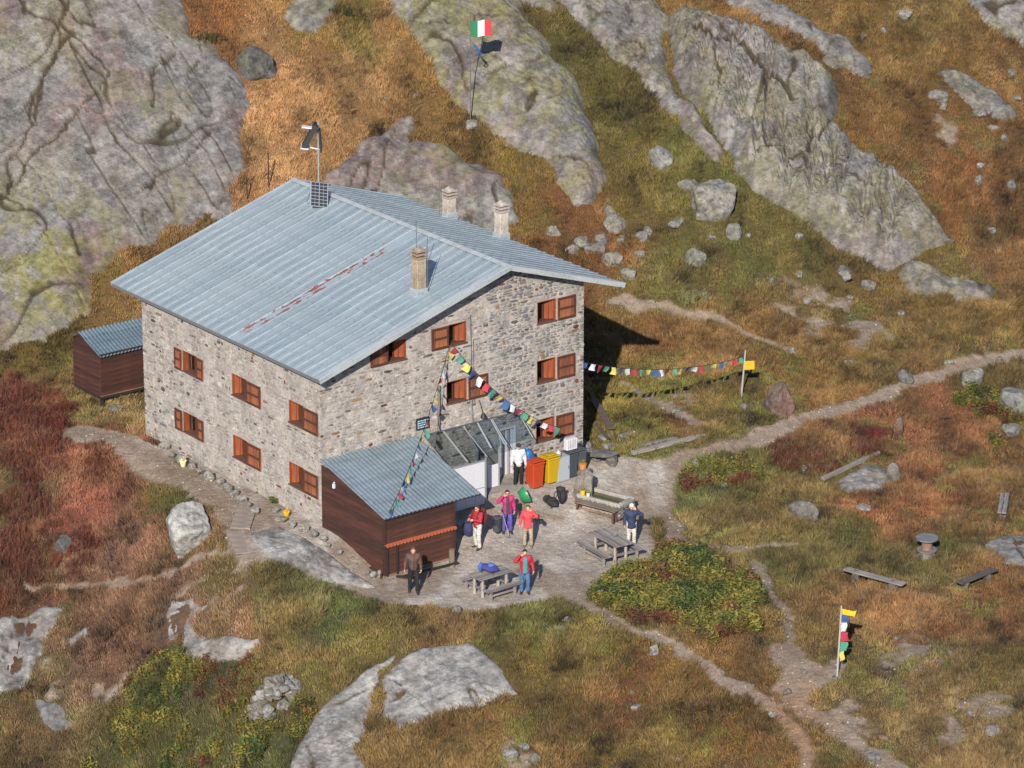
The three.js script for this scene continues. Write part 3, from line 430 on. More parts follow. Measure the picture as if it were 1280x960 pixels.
  const EDGE = [[[-6.371,-7.739], 'near the uphill wall end'], [[-5.48,-6.316], 'beside the cream flowerpot'], [[-4.53,-4.746], 'under the middle side window'], [[-3.573,-3.29], 'close to the wide plank'], [[-2.704,-1.527], 'at the head of the plank'], [[-1.606,-.702], 'beside the yellow flowerpot'], [[-.496,0.601], 'under the corner window'], [[1.987,3.262], 'at the brown shed corner'], [[0.355,1.809], 'along the brown shed side']];
  // blocks fallen around the uphill side of the hut
  [[8.856,-25.42,0.619,0.482],[10.561,-24.463,1.028,0.548],[11.339,-23.95,1.162,0.615],[12.04,-23.213,0.817,0.477],[10.918,-25.261,0.756,0.481],[10.089,-24.989,0.893,0.412],[12.549,-24.5,0.548,0.343],[12.641,-25.412,0.482,0.551],[11.744,-25.291,0.619,0.413],[12.927,-25.781,0.483,0.345],[11.221,-26.727,0.554,0.554],[9.637,-24.472,0.685,0.411]].forEach(([x, z, w, h], i) =>
    boulder('fallen_block', ['brownish', 'grey', 'tan'][i % 3] + ' ' + sizeWord(w, h) + ' weathered block ' + nearMark(x, z, UPHILL), x, z, w, h, { seed: 700 + i * 5, turn: i * 0.9, c: ['#b3ada2', '#a8a29d', '#bbb3a6'][i % 3], group: 'fallen blocks uphill of the hut' }));
  // loose stones scattered over the slopes
  const R = rng(77), spots = [[25.15,-40.526,0.812,0.443],[23.185,-38.974,0.44,0.256],[24.144,-39.489,0.367,0.294],[26.425,-35.862,1.013,0.507],[26.568,-35.405,0.433,0.361],[28.136,-34.705,0.792,0.432],[28.615,-34.04,0.646,0.359],[29.115,-33.622,0.502,0.323],[29.897,-37.877,0.511,0.292],[29.908,-36.148,0.58,0.363],[27.866,-31.795,0.427,0.284],[29.194,-30.787,0.637,0.496],[28.094,-28.567,0.421,0.28],[27.777,-30.841,0.496,0.425],[19.384,-23.947,0.479,0.342],[22.313,-24.03,0.685,0.48],[19.641,-22.502,0.476,0.306],[20.922,-17.019,0.594,0.33],[18.679,-18.033,0.398,0.265],[21.46,-23.146,0.341,0.205],[23.631,-22.157,0.475,0.272],[24.992,-21.496,0.304,0.203],[26.375,-23.397,0.273,0.205],[18.147,-23.268,0.341,0.239],[17.222,-25.452,0.31,0.241],[15.662,-25.25,0.344,0.241],[19.501,-26.001,0.484,0.276],[14.712,-27.563,0.313,0.278],[1.415,-31.797,0.424,0.283],[2.819,-32.158,0.354,0.248],[-.048,-33.666,0.285,0.213],[0.757,-32.71,0.284,0.177],[14.24,-7.241,0.499,0.374],[18.502,-7.845,0.376,0.313],[20.491,-3.547,0.671,0.244],[15.276,-6.005,0.372,0.248],[13.647,-12.188,0.578,0.193],[16.378,-12.296,0.45,0.225],[11.956,-14.773,0.293,0.196],[25.173,-25.246,0.414,0.276],[8.765,8.043,0.34,0.226],[9.004,7.056,0.342,0.256],[11.328,12.588,0.44,0.22],[11.221,11.442,0.222,0.166],[12.048,9.767,0.392,0.504],[16.529,12.705,0.384,0.219],[15.906,14.012,0.326,0.245],[19.001,17.57,0.583,0.371],[23.054,16.769,0.693,0.48],[17.159,11.457,0.332,0.166],[22.56,15.149,0.431,0.216],[20.573,8.867,0.281,0.197],[22.394,10.285,0.334,0.167],[12.579,15.95,0.484,0.215],[7.067,15.154,0.595,0.433],[7.878,15.359,0.54,0.378],[7.474,14.663,0.38,0.244],[5.067,6.541,0.457,0.229],[10.046,-8.279,0.439,0.282],[10.333,-6.956,0.373,0.249],[10.83,-8.279,0.439,0.251],[9.555,-6.936,0.311,0.187],[10.697,-9.369,0.568,0.253],[11.423,-9.367,0.505,0.316],[12.106,-8.996,0.441,0.252],[23.117,-15.737,0.393,0.328],[25.052,-17.041,0.462,0.264],[27.296,-17.854,0.398,0.199]];
  spots.forEach(([x, z, w, h], i) => boulder('loose_stone', 'loose ' + ['grey', 'brownish', 'pale', 'dull'][i % 4] + ' ' + sizeWord(w, h) + ' stone ' + nearMark(x, z, MARKS), x, z, w, h, { seed: 900 + i, detail: 3, turn: i, c: ['#bab6b0', '#aea89f', '#c4c0ba', '#a39d97'][i % 4], group: 'loose stones scattered over the ground' }));
  // low edging of rubble along the wall base and path
  [[-6.557,-8.098,0.438,0.313],[-6.202,-7.203,0.374,0.28],[-5.724,-6.67,0.435,0.31],[-5.298,-5.965,0.371,0.309],[-4.95,-5.44,0.431,0.277],[-4.53,-4.746,0.491,0.368],[-4.095,-4.229,0.367,0.306],[-3.743,-3.545,0.426,0.335],[-3.465,-3.036,0.364,0.304],[-3.149,-2.362,0.423,0.332],[-2.875,-1.86,0.362,0.271],[-2.593,-1.196,0.48,0.3],[-1.793,-1.361,0.36,0.21],[-1.528,-.374,0.478,0.239],[-1.085,0.115,0.417,0.238],[-.644,0.601,0.475,0.237],[-.267,1.06,0.355,0.266],[1.99,3.371,0.35,0.263],[2.219,3.212,0.263,0.292],[1.81,3.195,0.234,0.234],[0.103,1.401,0.295,0.236],[0.75,2.138,0.264,0.206],[0.297,1.822,0.235,0.206]].forEach(([x, z, w, h], i) =>
    boulder('edging_stone', ['white', 'grey', 'pale'][i % 3] + ' ' + sizeWord(w, h) + ' edging stone ' + nearMark(x, z, EDGE), x, z, w, h, { seed: 1200 + i, detail: 3, turn: i * 1.7, c: ['#d0cac3', '#beb7b0', '#d6d1ca'][i % 3], sink: 0.4, group: 'rubble edging along the hut wall' }));
  // pile of field stones
  const pile = thing('stone_pile', 'heap of grey field stones in the grass below the terrace', 'stone pile'), [px, pz] = [-1.229,10.578];
  pile.position.set(px, groundY(px, pz), pz - 0.5);
  for (let i = 0; i < 64; i++) {
    const a = R() * 6.283, q = Math.sqrt(R()), x = Math.cos(a) * q * 0.98, z = Math.sin(a) * q * 0.9, s = 0.17 + R() * 0.17, y = 0.08 + (1 - q * q) * 0.85 * (0.5 + 0.5 * R());
    const st = part(pile, 'stone', boulderGeo(1400 + (i % 12), s, s * 0.65, s * 0.9, { detail: 3, c: ['#aba49c', '#bcb6af', '#9a928a', '#c6c1bb'][i % 4] }), rockMat); st.position.set(x, y + (landform(px + x, pz - 0.5 + z) - landform(px, pz - 0.5)), z); st.rotation.set(R() * 0.8, R() * 6, R() * 0.8);
  }
  for (let a = -1.1; a <= 1.1; a += GC) for (let b = -1.1; b <= 1.1; b += GC) if (a * a + b * b < 1) rocky[Math.round((pz - 0.5 + b - GZ0) / GC) * GW + Math.round((px + a - GX0) / GC)] = 0.2;
}

// ---------------------------------------------------------------- the stone hut (own axes: X along the gable front, -Z along the eave side)
const HUT = { L: 12.34, W: 12.3, rx: 8.289, ry: 8.663, eL: -0.43, yL: 5.964, eR: 13.785, yR: 6.907, f: 0.62, b: -13.9 };
const slopeL = (HUT.ry - HUT.yL) / (HUT.rx - HUT.eL), slopeR = (HUT.ry - HUT.yR) / (HUT.eR - HUT.rx);
const roofY = (X) => (X < HUT.rx ? HUT.ry - slopeL * (HUT.rx - X) : HUT.ry - slopeR * (X - HUT.rx));
const alb = (h, k = 0.66) => rgb(h).map((v) => v * k);
const M = {
  mortar: vmat({ map: T.mortar, bumpMap: T.rockBump, bumpScale: 0.02 }),
  stone: vmat({ map: T.rock, bumpMap: T.rockBump, bumpScale: 0.03 }),
  rock: vmat({ map: T.rock, bumpMap: T.rockBump, bumpScale: 0.06 }),
  shutter: [0, 1, 2].map((i) => std(['#96583a', '#854d34', '#a66540'][i], { map: T.woodV, roughness: 0.75 })),
  shutterDark: std('#5a3020', { map: T.woodV, roughness: 0.8 }),
  jamb: std('#9a4a22', { map: T.woodV, roughness: 0.7 }),
  sill: std('#6b4a3c', { map: T.wood, roughness: 0.8 }),
  glass: new THREE.MeshPhysicalMaterial({ color: col('#dfe8e6'), roughness: 0.04, transmission: 1, thickness: 0, ior: 1.5 }),
  dark: std('#2a2622'),
  greyWood: [0, 1, 2].map((i) => std(['#958d88', '#a39b94', '#857e7b'][i], { map: T.wood, roughness: 0.9 })),
  brownWood: [0, 1, 2].map((i) => std(['#4f2c23', '#45261e', '#583226'][i], { map: T.wood, roughness: 0.8 })),
  trimWood: std('#9b7c66', { map: T.wood }),
  blackWood: std('#2c2524', { map: T.wood }),
  white: std('#bcbcc3', { roughness: 0.5 }),
  alu: std('#a8acae', { metalness: 0.6, roughness: 0.45 }),
  steel: std('#7c8184', { metalness: 0.7, roughness: 0.4 }),
  black: std('#1c1d20', { roughness: 0.6 }),
  curtain: std('#8f8c93', { roughness: 0.9 }),
  panelCell: std('#1d232b', { roughness: 0.6 }),
};
const sheetMats = ['#a8b6bc', '#acbac0', '#a4b3ba', '#b0bdc2', '#aab8bd', '#a6b5bb'].map((h) => std(h, { map: T.metal, roughness: 0.42, metalness: 0.3 }));
const paleMats = ['#b4bfc4', '#bcc5c9', '#b8c2c6', '#c6cdd0'].map((h) => std(h, { map: T.metal, roughness: 0.42, metalness: 0.3 })); // zinc flashings

const hut = thing('mountain_hut', 'large grey stone mountain hut with metal gable roof and wooden shutters', 'building', [0, 0, 0], TURN);
// windows: [start, sill, width, height, shutters: 'l', 'r' or 'lr']
const GABLE_WIN = [[10.05, 5.82, 0.9, 0.92, 'r'], [10.04, 3.42, 0.9, 0.95, 'r'], [10.0, 1.02, 0.9, 0.95, 'r'], [5.87, 5.8, 0.83, 0.88, 'l'], [5.75, 3.5, 0.95, 0.92, 'r'], [3.08, 5.72, 0.83, 0.82, 'l']];
const SIDE_WIN = [[7.98, 3.44, 1.02, 0.88, 'lr'], [4.95, 3.45, 1.0, 0.9, 'b'], [1.1, 3.47, 0.98, 0.92, 'b'], [8.02, 0.92, 1.02, 0.88, 'lr'], [5.0, 0.92, 0.98, 0.94, 'b'], [1.16, 0.97, 0.98, 0.94, 'b']];
SIDE_WIN[0][0] = 8.42; SIDE_WIN[3][0] = 8.5;
const DOOR = [8.22, 0.02, 0.78, 1.98];
function wallMesh(name, outline, holes, toLocalPos, seed, tone) {
  const s = new THREE.Shape(outline.map((p) => new THREE.Vector2(...p)));
  for (const [a, b, w, h] of holes) s.holes.push(new THREE.Path([[a, b], [a, b + h], [a + w, b + h], [a + w, b]].map((p) => new THREE.Vector2(...p))));
  const g = metreUV(new THREE.ExtrudeGeometry(s, { depth: 0.42, bevelEnabled: false }));
  const p = g.attributes.position, c = new Float32Array(p.count * 3);
  for (let i = 0; i < p.count; i++) { c.set(tone, i * 3); p.setXYZ(i, ...toLocalPos(p.getX(i), p.getY(i), p.getZ(i) - 0.42)); }
  g.setAttribute('color', new THREE.BufferAttribute(c, 3)); g.computeVertexNormals();
  return part(hut, name, g, M.mortar);
}
const gablePos = (u, y, o) => [u, y, o], sidePos = (u, y, o) => [-o, y, -u];
const under = 0.17;
const gableOutline = [[0, -1.2], [HUT.W, -1.2], [HUT.W, roofY(HUT.W) - under], [HUT.rx, HUT.ry - under], [0, roofY(0) - under]];
const gableWall = wallMesh('gable_wall', gableOutline, [...GABLE_WIN, DOOR], gablePos, 1, alb('#c5bcb4', 0.78));
const sideWall = wallMesh('side_wall', [[0.421, -1.2], [HUT.L, -1.2], [HUT.L, roofY(0) - under], [0.421, roofY(0) - under]], SIDE_WIN, sidePos, 2, alb('#c5bcb4', 0.78));
part(sideWall, 'corner_pier', paint(box(0.415, roofY(0) - under + 1.2, 0.002, 0.2, (roofY(0) - under - 1.2) / 2, -0.4205), alb('#c5bcb4', 0.78)), M.mortar);
// the two walls that face the slope
part(hut, 'rear_wall', paint(box(HUT.W - 0.5, 7.0, 0.4, HUT.W / 2, 2.3, -HUT.L + 0.2), alb('#c5bcb4', 0.78)), M.mortar);
part(hut, 'uphill_wall', paint(box(0.4, 8.0, HUT.L - 0.45, HUT.W - 0.2, 2.9 + 0.3, -HUT.L / 2 - 0.2), alb('#c5bcb4', 0.78)), M.mortar);
// rubble stones: each its own edges, laid in rough courses, gaps filled by the mortar behind
function rubble(parent, width, topAt, blocked, toLocalPos, seed, zone) {
  const R = rng(seed), list = [];
  for (let y = -0.35; y < 9;) {
    const ch = 0.075 + R() * R() * 0.13;
    for (let u = -0.02; u < width;) {
      const z = zone(u, y), w = Math.min((0.14 + R() * R() * 0.5) * z.size, width - u + 0.02), h = ch * (0.75 + R() * 0.5) * Math.min(1.2, z.size);
      const cu = u + w / 2, cy = y + ch / 2 + (R() - 0.5) * 0.05, yy = Math.min(topAt(u), topAt(u + w));
      u += w * (0.94 + 0.1 * R()) + 0.012;
      if (w < 0.08 || cy + h / 2 > yy || blocked.some(([a, b, ww, hh]) => cu + w / 2 > a && cu - w / 2 < a + ww && cy + h / 2 > b && cy - h / 2 < b + hh)) continue;
      if (R() > z.fill) continue;
      const n = 8, ring = [], proud = z.proud * (0.35 + R() * 1.0), t0 = R() * 6.28, tilt = (R() - 0.5) * 0.16;
      for (let k = 0; k < n; k++) {
        const a = t0 + (k + 0.5 * (R() - 0.5)) / n * 6.283, q = 1 / Math.pow(Math.pow(Math.abs(Math.cos(a)), 6) + Math.pow(Math.abs(Math.sin(a)), 6), 1 / 6), rr = q * (0.8 + 0.2 * R());
        const px = Math.cos(a) * rr * w / 2, py = Math.sin(a) * rr * h / 2;
        ring.push([cu + px, cy + py + px * tilt]);
      }
      let c = z.tones[Math.floor(R() * z.tones.length)]; const r = R();
      if (r < z.dark) c = [alb('#6f6965', 0.7), alb('#7b716a', 0.7), alb('#625e5b', 0.7)][Math.floor(R() * 3)];
      else if (r < z.dark + 0.03) c = [alb('#a5794b'), alb('#8a4d35'), alb('#96745a'), alb('#b08a62')][Math.floor(R() * 4)];
      const v = 0.88 + R() * 0.24; c = c.map((q) => q * v);
      const P = [], C = [];
      const mid = [cu + (R() - 0.5) * w * 0.3, cy + (R() - 0.5) * h * 0.3];
      for (let k = 0; k < n; k++) {
        const a = ring[k], b = ring[(k + 1) % n], ia = [lerp(a[0], cu, 0.16), lerp(a[1], cy, 0.2)], ib = [lerp(b[0], cu, 0.16), lerp(b[1], cy, 0.2)];
        const pa = toLocalPos(a[0], a[1], -0.03), pb = toLocalPos(b[0], b[1], -0.03), qa = toLocalPos(ia[0], ia[1], proud), qb = toLocalPos(ib[0], ib[1], proud), m = toLocalPos(mid[0], mid[1], proud * 1.3 + 0.004);
        P.push(...pa, ...pb, ...qb, ...pa, ...qb, ...qa, ...qa, ...qb, ...m);
      }
      for (let k = 0; k < P.length / 3; k++) C.push(...c);
      const g = new THREE.BufferGeometry(); g.setAttribute('position', new THREE.BufferAttribute(new Float32Array(P), 3)); g.setAttribute('color', new THREE.BufferAttribute(new Float32Array(C), 3));
      g.computeVertexNormals(); list.push([w * h, metreUV(g)]);
    }
    y += ch + 0.015;
  }
  list.sort((a, b) => b[0] - a[0]);
  const best = new Set(list.slice(0, 300));
  list.slice(0, 300).forEach(([, g]) => part(parent, 'stone', g, M.stone));
  if (list.length > 300) tag(part(parent, 'small_stones', list.slice(300).map((q) => q[1]), M.stone), null, null, null, 'stuff');
}
const blockRects = (wins) => wins.map(([a, b, w, h, s]) => [a - (s && s.includes('l') ? w * (s === 'lr' ? 0.55 : 1) : 0.03), b - 0.04, w * (s ? (s === 'lr' ? 2.1 : 2.02) : 1) + 0.08, h + 0.08]);
const greyTones = ['#a9a7a6', '#9a9a9e', '#b3aca4', '#8f8e90', '#a39b93', '#b8b2ac'].map((h) => alb(h, 0.74)), warmTones = ['#b6aba1', '#aa9d92', '#bcb3ab', '#a79f99', '#b0a8a4', '#c2bab2'].map((h) => alb(h, 0.84));
rubble(gableWall, HUT.W, (u) => roofY(u) - under, [...blockRects(GABLE_WIN), [8.1, -1, 1.0, 3.1]], gablePos, 11,
  (u, y) => (u > 7.9 - 0.05 * y ? { size: 1.0, fill: 0.95, proud: 0.03, tones: greyTones, dark: 0.07 } : { size: 1.05, fill: 0.7, proud: 0.018, tones: warmTones, dark: 0.07 }));
rubble(sideWall, HUT.L, () => roofY(0) - under, SIDE_WIN.map(([a, b, w, h, s]) => (s === 'lr' ? [a - 0.56, b - 0.04, w + 1.12, h + 0.08] : [a - w - 0.06, b - 0.04, w * 2 + 0.1, h + 0.08])), sidePos, 12,
  (u, y) => (u > 7.6 ? { size: 1.1, fill: 0.62, proud: 0.018, tones: [...greyTones, ...warmTones, ...warmTones], dark: 0.08 } : { size: 1.0, fill: 0.64, proud: 0.015, tones: warmTones, dark: 0.05 }));

// windows and shutters
function windowAt(face, u, y, w, h, kind, k) {
  // a frame whose local axes are x along the wall (to its own east), y up, z out
  const side = face === 'side', win = new THREE.Group(); win.name = 'window'; hut.add(win);
  if (side) { win.position.set(0, y, -u); win.rotation.y = -Math.PI / 2; } else win.position.set(u, y, 0);
  if (side) win.translateX(-w); // opening spans x 0..w
  part(win, 'lining', [box(0.035, h, 0.3, 0.018, h / 2, -0.15), box(0.035, h, 0.3, w - 0.018, h / 2, -0.15), box(w - 0.07, 0.035, 0.3, w / 2, h - 0.018, -0.15)], M.jamb);
  part(win, 'sill', box(w + 0.06, 0.05, 0.36, w / 2, 0.025, -0.13), M.sill);
  part(win, 'casement', [box(0.05, h - 0.12, 0.05, 0.062, h / 2, -0.26), box(0.05, h - 0.12, 0.05, w - 0.062, h / 2, -0.26), box(0.06, h - 0.12, 0.05, w / 2, h / 2, -0.26), box(w - 0.19, 0.05, 0.046, w / 2, h - 0.07, -0.26), box(w - 0.19, 0.05, 0.046, w / 2, 0.09, -0.26)], M.shutterDark);
  part(win, 'pane', box(w - 0.15, h - 0.14, 0.006, w / 2, h / 2, -0.262, 0, 0, 0, 0.001), M.glass);
  part(win, 'curtain', xf(new THREE.PlaneGeometry(w * 0.4, h - 0.1, 8, 1), w * 0.75, h / 2, -0.34), M.jamb);
  const leaf = (x0, ww, turn) => { // hinged at x0, five boards and two battens
    const s = new THREE.Group(); s.name = 'shutter'; hut.add(s); s.position.copy(win.position); s.rotation.copy(win.rotation); s.translateX(x0); s.translateZ(0.035); s.rotateY(turn);
    const sg = Math.sign(ww), W = Math.abs(ww), n = Math.max(3, Math.round(W / 0.2)), R = rng(k * 77 + Math.round(x0 * 100));
    for (let i = 0; i < n; i++) part(s, 'board', box(W / n - 0.008, h - 0.02 + (R() - 0.5) * 0.01, 0.028, sg * (i + 0.5) * W / n, h / 2, 0), M.shutter[Math.floor(R() * 3)]);
    for (const yy of [0.06, h / 2, h - 0.06]) part(s, 'batten', box(W - 0.02, 0.085, 0.026, sg * W / 2, yy, 0.028), M.shutterDark);
    for (const xx of [0.045, W - 0.045]) part(s, 'stile', box(0.08, h - 0.26, 0.024, sg * xx, h / 2, 0.027), M.shutterDark);
  };
  if (kind === 'r') leaf(w + 0.05, w - 0.03, 0);
  if (kind === 'b') { leaf(w + 0.03, w - 0.02, 0); }
  if (kind === 'l') leaf(-0.03, -(w - 0.03), 0);
  if (kind === 'lr') { leaf(w + 0.02, w * 0.46, 0); leaf(-0.02, -w * 0.5, 0); }
  // the other leaf stands half open in the reveal
  if (kind !== 'lr') {
    const s = new THREE.Group(); s.name = 'shutter'; hut.add(s); s.position.copy(win.position); s.rotation.copy(win.rotation); const at = side ? 0.045 : w - 0.045; s.translateX(at); s.translateZ(-0.06); s.rotateY(side ? 0.75 : -0.5);
    const sg = side ? 1 : -1; for (let i = 0; i < 2; i++) part(s, 'board', box(0.2, h - 0.12, 0.026, sg * (0.11 + i * 0.208), h / 2 + 0.02, -0.03 - 0.0), M.jamb);
  }
}
GABLE_WIN.forEach((a, i) => windowAt('gable', ...a, i));
SIDE_WIN.forEach((a, i) => windowAt('side', ...a, i + 20));

// roof
{
  const roof = new THREE.Group(); roof.name = 'roof'; hut.add(roof);
  const aL = Math.atan(slopeL), aR = Math.atan(slopeR), lenL = (HUT.rx - HUT.eL) / Math.cos(aL), lenR = (HUT.eR - HUT.rx) / Math.cos(aR), span = HUT.f - HUT.b, N = 26, wz = span / N;
  const put = (m, left) => { m.position.set(HUT.rx, HUT.ry, 0); m.rotation.z = left ? aL : -aR; return m; };
  // deck of boards under the sheets
  put(part(roof, 'deck', box(lenL - 0.05, 0.13, span - 0.06, -lenL / 2, -0.09, (HUT.f + HUT.b) / 2), M.blackWood), true);
  put(part(roof, 'deck', box(lenR - 0.05, 0.13, span - 0.06, lenR / 2, -0.09, (HUT.f + HUT.b) / 2), M.blackWood), false);
  // a standing-seam sheet: u along the slope, profile across
  const sheet = (u0, u1, lift, w) => {
    const prof = [[-w / 2, 0.005], [-w / 2 + 0.012, 0.03], [-w / 2 + 0.035, 0.03], [-w / 2 + 0.05, 0.004], [-w / 6 - 0.02, 0.002], [-w / 6, 0.005], [-w / 6 + 0.02, 0.002], [w / 6 - 0.02, 0.002], [w / 6, 0.005], [w / 6 + 0.02, 0.002], [w / 2 - 0.006, 0.004]];
    const P = [], U = [], n = 10;
    for (let s = 0; s < n; s++) for (let i = 1; i < prof.length; i++) {
      const ua = lerp(u0, u1, s / n), ub = lerp(u0, u1, (s + 1) / n), [za, ya] = prof[i - 1], [zb, yb] = prof[i];
      const q = [[ua, ya + lift, za], [ub, ya + lift, za], [ub, yb + lift, zb], [ua, yb + lift, zb]], t = [[ua, za], [ub, za], [ub, zb], [ua, zb]];
      for (const k of [0, 2, 1, 0, 3, 2]) { P.push(...q[k]); U.push(...t[k]); }
      for (const k of [0, 1, 2, 0, 2, 3]) { P.push(q[k][0], q[k][1] - 0.004, q[k][2]); U.push(...t[k]); }
    }
    const g = new THREE.BufferGeometry(); g.setAttribute('position', new THREE.BufferAttribute(new Float32Array(P), 3)); g.setAttribute('uv', new THREE.BufferAttribute(new Float32Array(U), 2)); g.computeVertexNormals(); return g;
  };
  const gl = [sheet(-lenL * 0.56, -0.04, 0.012, wz), sheet(-lenL, -lenL * 0.55, 0.0, wz)], gr = [sheet(0.04, lenR * 0.6, 0.012, wz), sheet(lenR * 0.59, lenR, 0, wz)];
  const R = rng(5);
  // flaking red paint on two seams
  const rust = (() => {
    const w = 1024, h = 64, d = new Uint8Array(w * h * 4), b = [158, 170, 176], r = [140, 74, 58];
    for (let j = 0; j < h; j++) for (let i = 0; i < w; i++) {
      const v = fbm(i * 0.045, j * 0.1, 4, 91), row = Math.exp(-Math.pow((j - 16) / 12, 2)) + 0.9 * Math.exp(-Math.pow((j - 48) / 11, 2)), t = sstep(0.55, 0.62, v * 0.85 + row * 0.22 - 0.04) * (row > 0.3 ? 1 : 0) * sstep(40, 120, i) * (1 - sstep(780, 900, i)), m = 0.9 + 0.2 * noise2(i * 0.4, j * 0.4, 93), k = (j * w + i) * 4;
      for (let c = 0; c < 3; c++) d[k + c] = clamp(lerp(b[c], r[c], t * 0.9) * m, 0, 255); d[k + 3] = 255;
    }
    const t = new THREE.DataTexture(d, w, h, THREE.RGBAFormat); t.colorSpace = THREE.SRGBColorSpace; t.magFilter = THREE.LinearFilter; t.wrapS = t.wrapT = THREE.RepeatWrapping; t.repeat.set(1 / lenL, 1 / wz); t.offset.set(1.0, 0.5); t.needsUpdate = true;
    return std('#ffffff', { map: t, roughness: 0.42, metalness: 0.3 });
  })();
  for (let i = 0; i < N; i++) {
    const z = HUT.f - wz * (i + 0.5);
    for (const k of [0, 1]) {
      const rusty = i === 10;
      const m = put(part(roof, 'roof_sheet', gl[k], rusty ? rust : (i < 5 && k === 1) ? sheetMats[[1, 3][Math.floor(R() * 2)]] : sheetMats[Math.floor(R() * 6)]), true); m.translateZ(z); m.translateY((R() - 0.5) * 0.008);
      const q = put(part(roof, 'roof_sheet', gr[k], sheetMats[Math.floor(R() * 6)]), false); q.translateZ(z); q.translateY((R() - 0.5) * 0.008);
    }
  }
  const trim = paleMats[3], trim2 = paleMats[1];
  // verge flashings along the gable edges, ridge cap, eave gutter
  put(part(roof, 'verge_trim', [box(lenL + 0.04, 0.012, 0.26, -lenL / 2, 0.055, HUT.f - 0.1), box(lenL + 0.04, 0.2, 0.014, -lenL / 2, -0.04, HUT.f + 0.035)], trim), true);
  put(part(roof, 'verge_trim', [box(lenR + 0.04, 0.012, 0.26, lenR / 2 + 0.02, 0.055, HUT.f - 0.1), box(lenR + 0.04, 0.2, 0.014, lenR / 2 + 0.02, -0.04, HUT.f + 0.035)], trim), false);
  put(part(roof, 'verge_trim', box(lenL, 0.16, 0.02, -lenL / 2, -0.04, HUT.b - 0.02), trim2), true);
  put(part(roof, 'verge_trim', box(lenR, 0.16, 0.02, lenR / 2, -0.04, HUT.b - 0.02), trim2), false);
  put(part(roof, 'ridge_cap', box(0.2, 0.012, span + 0.02, -0.09, 0.072, (HUT.f + HUT.b) / 2), trim), true);
  put(part(roof, 'ridge_cap', box(0.2, 0.012, span + 0.02, 0.1, 0.066, (HUT.f + HUT.b) / 2), trim), false);
  put(part(roof, 'eave_board', box(0.03, 0.18, span - 0.02, -lenL + 0.035, -0.1, (HUT.f + HUT.b) / 2), std('#767a7c', { metalness: 0.2, roughness: 0.6 })), true);
  put(part(roof, 'eave_board', box(0.03, 0.18, span - 0.02, lenR - 0.035, -0.1, (HUT.f + HUT.b) / 2), std('#767a7c', { metalness: 0.2, roughness: 0.6 })), false);
}
// chimneys
function chimney(X, Z, w, h, c, brick) {
  const y = roofY(X) - 0.25, top = y + 0.25 + h, g = new THREE.Group(); g.name = 'chimney'; hut.add(g); g.position.set(X, 0, Z);
  const m = std(c, { map: T.mortar, bumpMap: T.rockBump, bumpScale: 0.015 });
  part(g, 'flashing', box(w + 0.08, 0.4, w + 0.08, 0, y + 0.3, 0), paleMats[0]);
  part(g, 'shaft', box(w, h - 0.35, w, 0, y + 0.25 + (h - 0.35) / 2, 0, 0, 0, 0, 0.02), m);
  for (let i = 0; i < 2; i++) part(g, 'cowl_slab', box(w + 0.07, 0.05, w + 0.07, 0, top - 0.31 + i * 0.13, 0), m);
  part(g, 'flue', box(w * 0.7, 0.36, w * 0.7, 0, top - 0.2, 0), std(brick));
  part(g, 'cap', [box(w + 0.05, 0.06, w + 0.05, 0, top - 0.05, 0), metreKeep(xf(new THREE.ConeGeometry(w * 0.62, 0.16, 4), 0, top + 0.06, 0, 0, Math.PI / 4, 0))], m);
  return g;
}
const chimA = chimney(5.3, -1.1, 0.42, 1.75, '#ab9986', '#7a4a38');
part(chimA, 'lightning_rod', [bar([-0.1, roofY(5.2) + 1.6, 0], [-0.1, roofY(5.2) + 2.9, 0], 0.014), bar([0.2, roofY(5.2) + 0.2, 0.3], [0.2, roofY(5.2) + 2.3, 0.3], 0.012), bar([0.28, roofY(5.2) + 0.2, 0.12], [0.28, roofY(5.2) + 1.9, 0.12], 0.012)], M.steel);
chimney(13.25, -6.55, 0.42, 1.45, '#c6bbb0', '#8a8078');
const chimC = chimney(13.2, -10.0, 0.42, 1.2, '#bfb3a6', '#8a6a58');
part(chimC, 'lightning_rod', bar([-0.55, roofY(12.6) - 0.05, 0.1], [-0.55, roofY(12.6) + 2.3, 0.1], 0.012), M.steel);
// door in the gable wall
{
  const d = new THREE.Group(); d.name = 'door'; hut.add(d); d.position.set(DOOR[0], DOOR[1], 0);
  part(d, 'door_frame', [box(0.07, 1.98, 0.14, 0.035, 0.99, -0.02), box(0.07, 1.98, 0.14, 0.745, 0.99, -0.02), box(0.64, 0.07, 0.14, 0.39, 1.94, -0.02)], M.white);
  for (let i = 0; i < 5; i++) part(d, 'curtain_strip', box(0.11, 1.88, 0.02, 0.13 + i * 0.128, 0.96, -0.06 - (i % 2) * 0.02), i % 2 ? M.curtain : std('#b9b7bd'));
}

